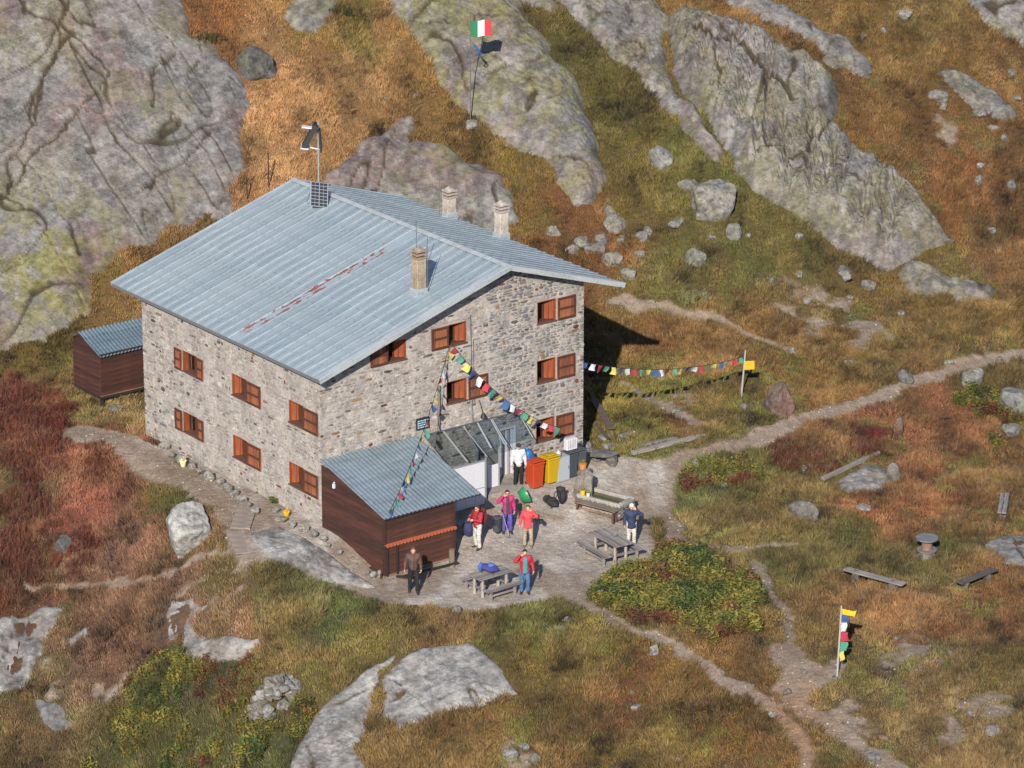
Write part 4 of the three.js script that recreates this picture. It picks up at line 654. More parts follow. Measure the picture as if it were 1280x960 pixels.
// ---------------------------------------------------------------- ground cover: real blades and leaves, coloured by the plan map
const leafMat = (rough = 0.8) => new THREE.MeshPhysicalMaterial({ color: 0xffffff, roughness: rough, transmission: 0.0, side: THREE.DoubleSide });
function bladeGeo(seed, n, r, h0, h1, w, lean) {
  const R = rng(seed), P = [];
  for (let i = 0; i < n; i++) {
    const a = R() * 6.283, q = Math.sqrt(R()) * r, x = Math.cos(a) * q, z = Math.sin(a) * q, h = lerp(h0, h1, R()), b = R() * 6.283, l = lean * (0.3 + R()) * h, dx = Math.cos(a + (R() - 0.5)) * l, dz = Math.sin(a + (R() - 0.5)) * l, wx = Math.cos(b) * w, wz = Math.sin(b) * w, m = 0.55;
    const A = [x - wx, -0.03, z - wz], B = [x + wx, -0.03, z + wz], C = [x + wx * 0.8 + dx * 0.35, h * m, z + wz * 0.8 + dz * 0.35], D = [x - wx * 0.8 + dx * 0.35, h * m, z - wz * 0.8 + dz * 0.35], E = [x + dx, h, z + dz];
    P.push(...A, ...B, ...C, ...A, ...C, ...D, ...D, ...C, ...E);
  }
  const g = new THREE.BufferGeometry(); g.setAttribute('position', new THREE.BufferAttribute(new Float32Array(P), 3)); g.computeVertexNormals(); return g;
}
// upright stems carrying small leaves
function stemGeo(seed, stems, h, leaf, spread, per) {
  const R = rng(seed), P = [];
  const quad = (c, u, v) => { const a = c.map((e, i) => e - u[i]), b = c.map((e, i) => e + v[i] * 0.5), d = c.map((e, i) => e + u[i]), f = c.map((e, i) => e - v[i] * 0.5); P.push(...a, ...b, ...d, ...a, ...d, ...f); };
  for (let i = 0; i < stems; i++) {
    const a = R() * 6.283, q = Math.sqrt(R()) * spread, x = Math.cos(a) * q, z = Math.sin(a) * q, hh = h * (0.6 + 0.5 * R()), lx = (R() - 0.5) * 0.3 * hh, lz = (R() - 0.5) * 0.3 * hh;
    P.push(x - 0.006, -0.03, z, x + 0.006, -0.03, z, x + lx, hh, z + lz);
    for (let k = 0; k < per; k++) { const t = 0.15 + 0.85 * (k + R()) / per, b = R() * 6.283, s = leaf * (0.6 + 0.7 * R()), e = (R() - 0.35) * 0.9; quad([x + lx * t + Math.cos(b) * s * 0.8, hh * t, z + lz * t + Math.sin(b) * s * 0.8], [Math.cos(b) * s, e * s, Math.sin(b) * s], [-Math.sin(b) * s * 0.8, 0.25 * s, Math.cos(b) * s * 0.8]); }
  }
  const g = new THREE.BufferGeometry(); g.setAttribute('position', new THREE.BufferAttribute(new Float32Array(P), 3)); g.computeVertexNormals(); return g;
}
function cover(name, label, category, geo, list, mat) {
  const m = new THREE.InstancedMesh(geo, mat, list.length), c = new THREE.Color(), q = new THREE.Quaternion(), e = new THREE.Euler(), s = new THREE.Vector3(), p = new THREE.Vector3(), mm = new THREE.Matrix4();
  list.forEach(([x, y, z, a, sx, sy, rgbv], i) => { mm.compose(p.set(x, y, z), q.setFromEuler(e.set((hash(i, 3, 1) - 0.5) * 0.3, a, (hash(i, 5, 1) - 0.5) * 0.3)), s.set(sx, sy, sx)); m.setMatrixAt(i, mm); m.setColorAt(i, c.setRGB(...rgbv)); });
  m.name = numbered(name); m.castShadow = m.receiveShadow = true; scene.add(m); return tag(m, label, category, null, 'stuff');
}
const seen = (x, z) => Math.abs(x - 7.07) < (136.9 - z) * 0.1385 + 1.2;
const inHut = (x, z) => { const [X, Z] = toLocal(x, z); return (X > -0.1 && X < 12.4 && Z < 0.1 && Z > -12.4) || (X > -0.1 && X < 3.4 && Z > 0 && Z < 4.1); };
const REGIONS = {
  red: [[[-15.906,-16.041],[-13.257,-15.772],[-10.716,-13.398],[-8.956,-8.57],[-8.138,-6.362],[-8.914,-4.482],[-8.254,-2.159],[-9.586,-1.681],[-10.009,0.281],[-11.416,1.248],[-13.862,0.847]], [[16.987,-8.802],[18.508,-10.368],[20.528,-11.817],[21.95,-13.494],[22.878,-12.929],[22.329,-10.314],[20.192,-7.421],[18.299,-7.16]], [[14.209,0.391],[14.945,0.551],[15.951,3.682],[15.762,4.445],[14.737,1.74]]],
  leafy: [[[9.905,4.597],[10.723,3.066],[11.823,0.551],[13.355,-.575],[14.499,0.551],[15.557,2.911],[15.905,5.948],[15.228,8.845],[14.093,9.062],[12.73,7.96],[11.34,7.056],[10.073,6.319]], [[-7.493,5.072],[-5.759,4.396],[-3.902,5.642],[-2.599,8.011],[-1.578,10.923],[-1.454,13.275],[-7.833,8.032]], [[13.519,-6.318],[14.569,-7.609],[16.477,-8.117],[16.567,-6.898],[14.801,-5.791],[13.556,-5.645]], [[-1.61,10.325],[-1.055,10.111],[0.393,11.105],[0.466,12.876],[-1.506,12.303],[-2.737,10.558]], [[25.313,-14.606],[27.116,-16.155],[27.791,-13.46],[26.462,-10.314]]],
  yellow: [[[11.015,8.592],[13.222,9.778],[15.008,13.036],[15.622,16.591],[12.969,16.26],[11.99,13.372],[9.855,10.431]], [[10.255,-11.032],[11.026,-16.824],[11.984,-15.736],[13.152,-11.811],[12.125,-9.629]], [[-7.105,-5.235],[-5.546,-5.179],[-3.745,-1.365],[-3.265,1.389],[-5.18,-.123]]],
};
const inAny = (L, x, z, m) => L.reduce((a, P) => Math.max(a, polyDist(P, x + (noise2(x, z, 31) - 0.5) * 1.2, z + (noise2(x, z, 32) - 0.5) * 1.6)), -9) > m;
{
  const R = rng(2024), turf = [[], [], []], tuss = [[], []], red = [], leafy = [[], []], herb = [];
  const GRAIN = (x, z, i) => -0.45 + 2.1 * fbm(x * 0.9, z * 0.7, 4, 81) + 0.8 * fbm(x * 3.2, z * 2.4, 2, 82) + 0.6 * (hash(i, 7, 2) - 0.5);
  const tint = (c, x, z, i) => { const k = GRAIN(x, z, i) * 0.86, g0 = (c[0] * 0.3 + c[1] * 0.6 + c[2] * 0.1); c = c.map((e) => Math.max(0.004, lerp(e, g0, 0.1))); const w = (hash(i, 9, 4) - 0.5) * 0.3; return [c[0] * k * (1 + w * 0.5), c[1] * k, c[2] * k * (1 - w * 0.5)]; };
  const straw = rgb('#a58a5e'), green = rgb('#5c6428');
  for (let i = 0; i < 320000; i++) {
    const x = lerp(-17.5, 33, R()), z = lerp(-49, 23, R()), r1 = R(), r2 = R(), r3 = R(), r4 = R();
    if (!seen(x, z) || inHut(x, z)) continue;
    const b = grid(bare, x, z), rk = grid(rocky, x, z, -1);
    if (rk > 0.02 || b > 0.25 + 0.5 * r1) continue;
    const patch = fbm(x * 0.9, z * 0.9, 3, 83); if (r2 > 0.2 + 1.25 * patch) continue;
    let c = coverGrid(x, z); const q = fbm(x * 0.7, z * 0.5, 3, 84);
    c = mixc(c, straw, 0.16 * sstep(0.52, 0.7, q)); c = mixc(c, green, 0.6 * sstep(0.55, 0.7, fbm(x * 0.6, z * 0.45, 3, 85)) * (c[0] < 0.25 ? 1 : 0.3));
    turf[i % 3].push([x, groundY(x, z), z, r3 * 6.283, 0.75 + r4 * 0.6, (0.6 + r1 * 0.7) * (0.6 + 0.9 * patch), tint(c, x, z, i)]);
  }
  for (let i = 0; i < 150000; i++) {
    const x = lerp(-17.5, 33, R()), z = lerp(-49, 23, R()), r1 = R(), r3 = R(), r4 = R();
    if (!seen(x, z) || inHut(x, z)) continue;
    if (grid(rocky, x, z, -1) > -0.03 || grid(bare, x, z) > 0.12 || fbm(x * 0.8, z * 0.8, 3, 87) < 0.52 + 0.12 * (r4 - 0.5)) continue;
    const c = mixc(coverGrid(x, z), straw, 0.04 + 0.16 * r4);
    tuss[i % 2].push([x, groundY(x, z), z, r3 * 6.283, 0.7 + r1 * 0.6, 0.7 + r4 * 0.5, tint(c, x, z, i)]);
  }
  const reds = ['#6a2c24', '#7a3b2c', '#5c2a24', '#8a5240', '#6b4028', '#8f5038'].map(rgb), leaves = ['#3c4d20', '#4a5a22', '#64682a', '#7a742c', '#8a7c32', '#5f6226', '#74502a', '#6d3a26'].map(rgb), yel = ['#8f7d26', '#7d7424', '#94702a', '#6c6a24', '#9a6a2c'].map(rgb);
  const scatter = (regs, n, out, cols, m, smin) => {
    regs.forEach((P, pi) => {
      const x0 = Math.min(...P.map((p) => p[0])), x1 = Math.max(...P.map((p) => p[0])), z0 = Math.min(...P.map((p) => p[1])), z1 = Math.max(...P.map((p) => p[1])), N = Math.round((x1 - x0 + 1) * (z1 - z0 + 1) * n);
      for (let i = 0; i < N; i++) {
        const x = lerp(x0 - 0.5, x1 + 0.5, R()), z = lerp(z0 - 0.5, z1 + 0.5, R()), r1 = R(), r2 = R(), r3 = R();
        if (!seen(x, z) || !inAny([P], x, z, 0) || grid(rocky, x, z, -1) > 0 || grid(bare, x, z) > 0.3 || fbm(x * 1.1, z * 1.1, 2, 95 + pi) < m) continue;
        const c = cols[Math.floor(clamp(fbm(x * 0.8, z * 0.8, 3, 97) * 1.5 - 0.25 + 0.3 * (r1 - 0.5)) * (cols.length - 0.01))], k = 0.6 * (0.5 + 0.85 * r2), arr = Array.isArray(out[0]) && out.length === 2 && (out === leafy) ? out[i % 2] : out;
        arr.push([x, groundY(x, z), z, r3 * 6.283, smin + r1 * 0.5, smin + r2 * 0.6, c.map((e) => e * k)]);
      }
    });
  };
  scatter(REGIONS.red, 34, red, reds, 0.46, 0.7);
  scatter([REGIONS.leafy[0]], 55, leafy, leaves, 0.3, 0.8);
  scatter(REGIONS.leafy.slice(1), 34, leafy, leaves, 0.42, 0.6);
  scatter(REGIONS.yellow, 10, herb, yel, 0.44, 0.6);
  // stray herbs everywhere
  for (let i = 0; i < 26000; i++) {
    const x = lerp(-17.5, 33, R()), z = lerp(-49, 23, R()), r1 = R(), r2 = R();
    if (!seen(x, z) || inHut(x, z) || grid(rocky, x, z, -1) > -0.03 || grid(bare, x, z) > 0.15 || fbm(x * 0.9, z * 0.9, 3, 99) < 0.56) continue;
    const c = mixc(coverGrid(x, z), [...reds, ...leaves][i % 14], 0.5); herb.push([x, groundY(x, z), z, r1 * 6.283, 0.5 + 0.4 * r2, 0.45 + 0.5 * r1, c]);
  }
  const gm = leafMat(0.85);
  ['short autumn turf covering the slopes', 'dry ochre grass between the rocks', 'olive mountain grass over the meadow'].forEach((l, i) => cover('grass', l, 'grass', bladeGeo(50 + i, 10, 0.12, 0.03, 0.12, 0.013, 0.8), turf[i], gm));
  ['tall straw-coloured tussocks of dead grass', 'bent pale tussocks of mountain grass'].forEach((l, i) => cover('tussock_grass', l, 'grass', bladeGeo(60 + i, 18, 0.12, 0.14, 0.36, 0.012, 0.8), tuss[i], gm));
  cover('red_shrubs', 'low russet-red shrubs covering the bank', 'shrubs', stemGeo(70, 9, 0.36, 0.028, 0.2, 9), red, gm);
  ['broad-leaved green and yellow plants below the terrace', 'leafy dock plants turning yellow'].forEach((l, i) => cover('leafy_plants', l, 'plants', stemGeo(80 + i, 8, 0.4, 0.07, 0.22, 6), leafy[i], gm));
  cover('meadow_herbs', 'withered yellow and russet meadow herbs', 'plants', stemGeo(90, 6, 0.24, 0.035, 0.18, 6), herb, gm);
  // gravel on paths, terrace and scree
  const peb = [], pg = new THREE.IcosahedronGeometry(0.5, 1); { const p = pg.attributes.position; for (let i = 0; i < p.count; i++) { const q = 0.8 + 0.4 * noise3(p.getX(i) * 3, p.getY(i) * 3, p.getZ(i) * 3, 2); p.setXYZ(i, p.getX(i) * q, p.getY(i) * q * 0.6, p.getZ(i) * q * 0.85); } pg.computeVertexNormals(); }
  const pc = ['#a8a29a', '#8f877e', '#b8b2aa', '#7d756c', '#9a8a7c'].map(rgb);
  for (let i = 0; i < 60000; i++) { const x = lerp(-17.5, 33, R()), z = lerp(-49, 23, R()), r1 = R(), r2 = R(), b = grid(bare, x, z); if (b < 0.2 + 0.5 * r1 || b < 0.25 || !seen(x, z) || inHut(x, z) || (polyDist(TERRACE, x, z) > 0.5 && r2 > 0.12)) continue; const s = 0.02 + 0.07 * Math.pow(R(), 4); peb.push([x, groundY(x, z) + s * 0.1, z, r2 * 40, s, s, pc[i % 5].map((e) => e * 0.85)]); }
  cover('gravel', 'grey gravel and small stones strewn on paths and scree', 'gravel', pg, peb, gm);
  console.log('plants', peb.length, turf.map((t) => t.length), tuss.map((t) => t.length), red.length, leafy.map((t) => t.length), herb.length);
}

// ---------------------------------------------------------------- annexes, furniture and gear around the hut
const place = (o, x, z, y = 0) => { o.position.set(x, groundY(x, z) + y, z); return o; };
const hutAt = (X, Z) => { const w = toWorld(X, 0, Z); return [w[0], w[2]]; };
// corrugated sheet lying in x (across the waves) and z (down the slope), edges at 0..w, 0..l
function corrugated(w, l, pitch = 0.185, amp = 0.03) {
  const n = Math.round(w / pitch * 6), P = [], U = [];
  for (let i = 0; i < n; i++) { const a = i / n * w, b = (i + 1) / n * w, ya = Math.sin(a / pitch * 6.283) * amp, yb = Math.sin(b / pitch * 6.283) * amp; for (const dy of [0, -0.004]) { P.push(a, ya + dy, 0, b, yb + dy, l, b, yb + dy, 0, a, ya + dy, 0, a, ya + dy, l, b, yb + dy, l); U.push(a, 0, b, l, b, 0, a, 0, a, l, b, l); } }
  const g = new THREE.BufferGeometry(); g.setAttribute('position', new THREE.BufferAttribute(new Float32Array(P), 3)); g.setAttribute('uv', new THREE.BufferAttribute(new Float32Array(U), 2)); g.computeVertexNormals(); return g;
}
const corrMat = std('#8796a0', { map: T.metal, roughness: 0.5, metalness: 0.35 }), corrDark = std('#72848e', { map: T.metal, roughness: 0.5, metalness: 0.35 });
// ---- brown timber shed against the gable
{
  const s = thing('timber_shed', 'brown board shed with corrugated roof built against the gable wall', 'shed', [0, 0, 0], TURN), D = 4.0, Wd = 3.15, yb = 2.55, yf = 1.5, b0 = -0.72, sl = (yb - yf) / D, R = rng(31);
  const top = (Z) => yb - sl * Z;
  for (let y = b0, k = 0; y < yb; y += 0.195, k++) { // boards of the long side, cut to the roof line
    const zEnd = Math.min(D, (yb - y - 0.19) / sl); if (zEnd < 0.1) break;
    const zLow = Math.min(D, (yb - y) / sl), sp = new THREE.Shape([[0.03, y], [zLow, y], ...(zEnd < D && zLow >= D ? [[D, top(D)]] : []), [zEnd, y + 0.188], [0.03, y + 0.188]].map((p) => new THREE.Vector2(...p)));
    part(s, 'board', metreUV(xf(new THREE.ExtrudeGeometry(sp, { depth: 0.03, bevelEnabled: false }), 0.016, 0, 0, 0, -Math.PI / 2)), M.brownWood[Math.floor(R() * 3)]);
  }
  for (let y = b0; y < yf - 0.1; y += 0.195) { part(s, 'board', box(Wd, 0.188, 0.03, Wd / 2 + 0.02, y + 0.095, D), M.brownWood[Math.floor(R() * 3)]); part(s, 'board', box(0.03, 0.188, D - 0.1, Wd + 0.02, y + 0.095, D / 2), M.brownWood[1]); }
  part(s, 'corner_post', [box(0.1, yf - b0, 0.1, 0.02, (yf + b0) / 2, D), box(0.1, yf - b0, 0.1, Wd, (yf + b0) / 2, D)], M.brownWood[1]);
  part(s, 'base_skirt', [box(0.05, 0.3, D, -0.14, b0 - 0.06, D / 2 + 0.02), box(0.14, 0.03, D, -0.09, b0 + 0.1, D / 2 + 0.02)], M.brownWood[2]);
  part(s, 'base_trim', box(Wd - 0.1, 0.06, 0.06, Wd / 2 + 0.02, b0 - 0.03, D + 0.03), M.trimWood);
  part(s, 'plinth', box(Wd - 0.2, 0.4, D - 0.3, Wd / 2, b0 - 0.25, D / 2), M.blackWood);
  const th = Math.atan(sl), len = D / Math.cos(th) + 0.14;
  const r = part(s, 'roof', corrugated(4.4, len), corrMat); r.position.set(-0.06, yb + 0.06, 0.0); r.rotation.x = th;
  const rb = part(s, 'rafter', [box(0.06, 0.07, len - 0.05, 0.1, -0.06, len / 2), box(0.06, 0.07, len - 0.05, 2.2, -0.06, len / 2), box(0.06, 0.07, len - 0.05, 4.3, -0.06, len / 2)], M.blackWood); rb.position.copy(r.position); rb.rotation.x = th;
  part(s, 'eave_batten', box(4.36, 0.06, 0.04, 2.14, yf - 0.0, D + 0.1), M.blackWood);
  // serving hatch: counter with a scalloped orange valance, opening below
  const v = []; for (let i = 0; i < 21; i++) v.push(cyl(0.07, 0.07, 0.02, 0.1 + i * 0.152, 0.44, D + 0.1, 1.25, 0, 0, 10)); v.push(box(Wd + 0.05, 0.02, 0.1, Wd / 2 + 0.02, 0.475, D + 0.06, 0.35));
  part(s, 'valance', v, std('#8f4a2e', { roughness: 0.7 }));
  part(s, 'hatch_post', [box(0.07, 1.1, 0.07, 0.1, -0.2, D + 0.06), box(0.07, 1.1, 0.07, 0.55, -0.2, D + 0.06)], M.blackWood);
  part(s, 'lamp', [box(0.08, 0.18, 0.1, -0.06, 1.85, 0.9), box(0.05, 0.05, 0.06, -0.04, 1.98, 0.9)], M.white);
  const ramp = single('timber_rails', [beam([...[0.5, -0.72, D + 0.45]], [2.9, -0.7, D + 0.6], 0.08, 0.05), beam([0.35, -0.75, D + 0.25], [0.95, -0.74, D + 0.9], 0.12, 0.06)], M.blackWood, 'two weathered timbers lying in front of the brown shed', 'timber'); ramp.rotation.y = TURN; ramp.position.y = 0.0;
  const st = single('wooden_stump', cyl(0.11, 0.12, 0.75, 0, 0.3, 0, 0, 0, 0, 12), std('#8a7a68', { map: T.woodV }), 'short round timber post beside the brown shed corner', 'post'); place(st, ...[4.857,1.904]);
  // flower tub and small pots
  const tub = (name, label, px, c, sc = 1) => { const o = thing(name, label, 'flowerpot'); part(o, 'pot', metreKeep(new THREE.LatheGeometry([[0.001, 0], [0.09, 0], [0.12, 0.2], [0.135, 0.2], [0.135, 0.23], [0.11, 0.23], [0.1, 0.19], [0.001, 0.18]].map((p) => new THREE.Vector2(p[0] * sc, p[1] * sc)), 14)), std(c)); part(o, 'plant', xf(stemGeo(3, 5, 0.2 * sc, 0.04, 0.07 * sc, 4), 0, 0.18 * sc, 0), std('#c89a1c')); place(o, ...px); return o; };
  tub('flowerpot', 'yellow flowerpot at the brown shed corner', [2.197,2.471], '#c99a1e'); tub('flowerpot', 'yellow flowerpot on the ledge near the hut corner', [-1.38,-.948], '#c9a21e'); tub('flowerpot', 'yellow flowerpot at the uphill end of the side wall', [-7.089,-9.552], '#c9b23e', 0.9); tub('flowerpot', 'cream flowerpot on the stone edging under the side windows', [-5.666,-6.316], '#d8cfa8', 1.1); tub('flowerpot', 'small cream flowerpot halfway along the rubble edging', [-4.469,-4.746], '#d0c090', 0.7);
}
// ---- glazed porch at the hut door
{
  const s = thing('glazed_porch', 'white panelled porch with clear sloping roof beside the hut door', 'porch', [0, 0, 0], TURN), y0 = -0.2;
  for (let i = 0; i < 4; i++) part(s, 'front_panel', box(0.44, 1.72, 0.04, 4.85 + i * 0.45, y0 + 0.9, 1.5), M.white);
  part(s, 'panel_rail', [box(1.86, 0.05, 0.07, 5.55, y0 + 1.78, 1.5), box(1.86, 0.03, 0.06, 5.55, y0 + 0.72, 1.508)], M.alu);
  for (let i = 0; i < 3; i++) part(s, 'side_panel', box(0.04, 1.1, 0.44, 6.47, y0 + 0.6, 1.25 - i * 0.46), M.white);
  for (let i = 0; i < 2; i++) part(s, 'inner_panel', box(0.5, 0.9, 0.04, 6.95 + i * 0.52, y0 + 0.65, 0.62), M.white);
  const posts = [[4.62, 1.5], [6.47, 1.5], [6.66, 0.62], [7.76, 0.62]]; for (const [x, z] of posts) part(s, 'post', box(0.05, 2.1, 0.05, x, y0 + 1.0, z), M.alu);
  const pane = new THREE.MeshPhysicalMaterial({ color: col('#e3e8ea'), roughness: 0.03, transmission: 1, thickness: 0, ior: 1.5 });
  const slope = (x0, w, zf, name) => { const yb = 2.5, yf = 1.72, len = Math.hypot(zf, yb - yf), a = Math.atan2(yb - yf, zf); part(s, name, box(w - 0.02, 0.01, len, x0 + w / 2, (yb + yf) / 2, zf / 2 + 0.01, a, 0, 0, 0.001), pane); part(s, 'glazing_bar', [box(0.035, 0.04, len, x0, (yb + yf) / 2 + 0.01, zf / 2 + 0.01, a), box(0.035, 0.04, len, x0 + w, (yb + yf) / 2 + 0.01, zf / 2 + 0.01, a)], M.alu); };
  slope(4.66, 0.9, 1.55, 'roof_pane'); slope(5.6, 0.9, 1.55, 'roof_pane'); slope(6.55, 0.62, 0.9, 'roof_pane'); slope(7.2, 0.62, 0.9, 'roof_pane'); slope(7.88, 1.25, 0.95, 'roof_pane');
  part(s, 'wall_plate', box(4.5, 0.05, 0.05, 6.9, 2.54, 0.04), M.steel);
  part(s, 'glass_screen', [box(1.02, 0.75, 0.01, 7.2, y0 + 1.5, 0.62, 0, 0, 0, 0.001)], pane);
  part(s, 'doorstep', box(2.2, 0.22, 1.2, 7.9, -0.12, 0.62), std('#9c948b', { map: T.mortar }));
  const sh = thing('firewood_rack', 'low rack of split firewood under the clear porch roof', 'firewood', [0, 0, 0], TURN);
  part(sh, 'frame', [box(0.06, 0.9, 0.4, 5.0, 0.25, 0.4), box(0.06, 0.9, 0.4, 6.0, 0.25, 0.4), box(1.1, 0.05, 0.42, 5.5, -0.15, 0.4)], M.brownWood[0]);
  for (let i = 0; i < 24; i++) part(sh, 'log', cyl(0.07, 0.07, 0.4, 5.1 + (i % 6) * 0.155, -0.05 + Math.floor(i / 6) * 0.15, 0.4, Math.PI / 2, 0, 0, 7), std(['#8a5a38', '#7a4a30', '#9a6a44'][i % 3]));
  const bx = thing('planter_box', 'wooden planter of red and green plants inside the porch', 'planter', [0, 0, 0], TURN);
  part(bx, 'trough', box(1.1, 0.3, 0.25, 5.4, 1.12, 1.2), M.brownWood[0]); part(bx, 'bracket', [box(0.05, 1.1, 0.05, 4.95, 0.45, 1.2), box(0.05, 1.1, 0.05, 5.85, 0.45, 1.2)], M.steel); part(bx, 'plants', [-0.35, 0, 0.35].map((q, i) => xf(stemGeo(7 + i, 9, 0.2, 0.045, 0.18, 5), 5.4 + q, 1.26, 1.2)), std('#7a5a2c'));
  // signboard on the wall
  const cv = document.createElement('canvas'); cv.width = 256; cv.height = 192; const cx = cv.getContext('2d'); cx.fillStyle = '#0f2430'; cx.fillRect(0, 0, 256, 192); cx.fillStyle = '#9fc0cc'; cx.font = 'bold 34px sans-serif'; cx.textAlign = 'center';
  for (let i = 0; i < 4; i++) { const y = 34 + i * 38; let x = 20; const R = rng(i + 3); while (x < 226) { const w = 14 + R() * 34; cx.fillRect(x, y, Math.min(w, 232 - x), 20); x += w + 8; } }
  const ct = new THREE.CanvasTexture(cv); ct.colorSpace = THREE.SRGBColorSpace;
  const sg = thing('wall_sign', 'dark blue sign with lines of pale lettering on the gable wall', 'sign', [0, 0, 0], TURN);
  part(sg, 'board', box(0.62, 0.46, 0.03, 4.6, 3.05, 0.06), M.black); const f = part(sg, 'lettering', xf(new THREE.PlaneGeometry(0.6, 0.44), 4.6, 3.05, 0.078), std('#ffffff', { map: ct, roughness: 0.6 })); f.material.side = THREE.FrontSide;
  // cables down the wall and the lamp
  const wire = single('wall_cable', [bar([6.85, 6.9, 0.05], [6.95, 2.6, 0.05], 0.012, 6), bar([6.98, 5.9, 0.05], [7.02, 3.4, 0.05], 0.01, 6)], M.steel, 'thin cables hanging down the gable wall beside the windows', 'cable'); wire.rotation.y = TURN;
  const lamp = thing('wall_lamp', 'small black lamp hanging on the gable wall above the porch', 'lamp', [0, 0, 0], TURN); part(lamp, 'bracket', bar([7.25, 3.4, 0.05], [7.35, 2.85, 0.16], 0.012), M.black); part(lamp, 'shade', cyl(0.05, 0.13, 0.16, 7.36, 2.8, 0.17, 0, 0, 0, 12), M.black);
  const pipe = single('downpipe', [bar([5.35, 4.4, 0.09], [5.32, 2.6, 0.09], 0.05, 8), box(0.16, 0.1, 0.1, 5.33, 3.25, 0.08), bar([5.33, 3.25, 0.1], [5.75, 3.2, 0.1], 0.025, 6)], std('#6a625c'), 'weathered grey downpipe on the gable wall beside the sign', 'pipe'); pipe.rotation.y = TURN;
}
// ---- bins and barrels along the gable wall
{
  const bin = (label, px, c, h, w, turn = TURN) => {
    const o = thing('wheelie_bin', label, 'bin', [0, 0, 0], turn), m = std(c, { roughness: 0.45 });
    const P = []; const g = box(w, h, w * 1.05, 0, h / 2 + 0.04, 0, 0, 0, 0, 0.03), p = g.attributes.position; for (let i = 0; i < p.count; i++) { const k = 0.82 + 0.18 * (p.getY(i) / h); p.setX(i, p.getX(i) * k); p.setZ(i, p.getZ(i) * k); } g.computeVertexNormals();
    part(o, 'body', g, m); part(o, 'rim', box(w * 1.08, 0.07, w * 1.12, 0, h + 0.0, 0, 0, 0, 0, 0.02), m);
    part(o, 'lid', [box(w * 1.1, 0.05, w * 1.16, 0, h + 0.075, 0, -0.12, 0, 0, 0.02), box(w * 0.5, 0.04, w * 0.4, 0, h + 0.12, 0.04, -0.12, 0, 0, 0.015)], m);
    part(o, 'handle', bar([-w * 0.4, h - 0.02, -w * 0.62], [w * 0.4, h - 0.02, -w * 0.62], 0.02), m);
    for (const sx of [-1, 1]) part(o, 'wheel', cyl(0.1, 0.1, 0.05, sx * w * 0.42, 0.1, -w * 0.45, 0, 0, Math.PI / 2, 14), M.black);
    return place(o, ...px);
  };
  bin('tall orange wheelie bin against the gable wall', [7.924,-4.359], '#a33c1f', 1.02, 0.56);
  bin('yellow wheelie bin with a raised lid beside the orange bin', [8.51,-4.856], '#aa8b14', 1.02, 0.56);
  bin('dark grey bin standing next to the grey cabinet', [9.317,-5.463], '#3c4248', 0.95, 0.44);
  bin('dark grey bin closest to the hut corner', [9.662,-5.79], '#42474c', 0.92, 0.42);
  const bg = thing('blue_sack', 'blue plastic sack bulging behind the orange bin', 'sack'); part(bg, 'sack', boulderGeo(5, 0.4, 0.45, 0.32, { detail: 5, planes: 9 }), std('#1d5a96', { roughness: 0.35 })); part(bg, 'tie', cyl(0.03, 0.1, 0.15, 0, 0.46, 0), std('#1d5a96', { roughness: 0.35 })); place(bg, ...hutAt(9.0, 0.75), 0.85);
  const sup = single('storage_crate', [box(0.8, 0.45, 0.6, 0, 0.225, 0), box(0.84, 0.05, 0.64, 0, 0.47, 0)], M.greyWood[2], 'grey wooden crate carrying the blue sack', 'crate'); sup.rotation.y = TURN; place(sup, ...hutAt(9.0, 0.72));
  const cab = thing('grey_cabinet', 'light grey metal cabinet between the yellow and dark bins', 'cabinet', [0, 0, 0], TURN); part(cab, 'body', box(0.6, 1.0, 0.45, 0, 0.5, 0), std('#8d939a', { roughness: 0.45 })); part(cab, 'door', box(0.54, 0.9, 0.02, 0, 0.5, 0.235), std('#979da4', { roughness: 0.45 })); part(cab, 'handle', box(0.02, 0.14, 0.03, 0.22, 0.55, 0.255), M.steel); place(cab, ...[8.913,-5.127]);
  const can = thing('white_canister', 'small white canister standing on the grey cabinet', 'canister'); part(can, 'body', cyl(0.09, 0.09, 0.2, 0, 0.1, 0), M.white); part(can, 'cap', cyl(0.04, 0.05, 0.06, 0, 0.23, 0), M.white); place(can, ...[8.85,-4.987], 1.0);
  const cr = thing('white_crate', 'white slatted plastic crate stood upright on the dark grey bin', 'crate', [0, 0, 0], TURN); for (let i = 0; i < 6; i++) part(cr, 'slat', box(0.05, 0.42, 0.02, -0.2 + i * 0.08, 0.21, 0.1), M.white); part(cr, 'frame', [box(0.5, 0.04, 0.2, 0, 0.02, 0), box(0.5, 0.04, 0.2, 0, 0.42, 0), box(0.04, 0.36, 0.2, -0.23, 0.22, 0), box(0.04, 0.36, 0.2, 0.23, 0.22, 0)], M.white); place(cr, ...[9.318,-5.528], 1.1);
  // green tub and bags on the ground
  const tub = thing('green_tub', 'round green plastic tub tipped on its side on the terrace', 'tub'), lt = (r, h) => metreKeep(new THREE.LatheGeometry([[0.001, 0], [r * 0.7, 0], [r * 0.95, h * 0.7], [r, h], [r * 0.95, h], [r * 0.9, h * 0.7], [r * 0.64, 0.03], [0.001, 0.03]].map((p) => new THREE.Vector2(...p)), 22)), tm = std('#2a7a4c', { roughness: 0.4 });
  part(tub, 'bowl', xf(lt(0.33, 0.3), 0.1, 0.3, -0.05, 0.5, 0.5, -1.1), tm); part(tub, 'handle', bar([0.3, 0.6, 0.1], [0.42, 0.42, 0.22], 0.014), M.steel); place(tub, ...[7.28,-2.866], -0.02);
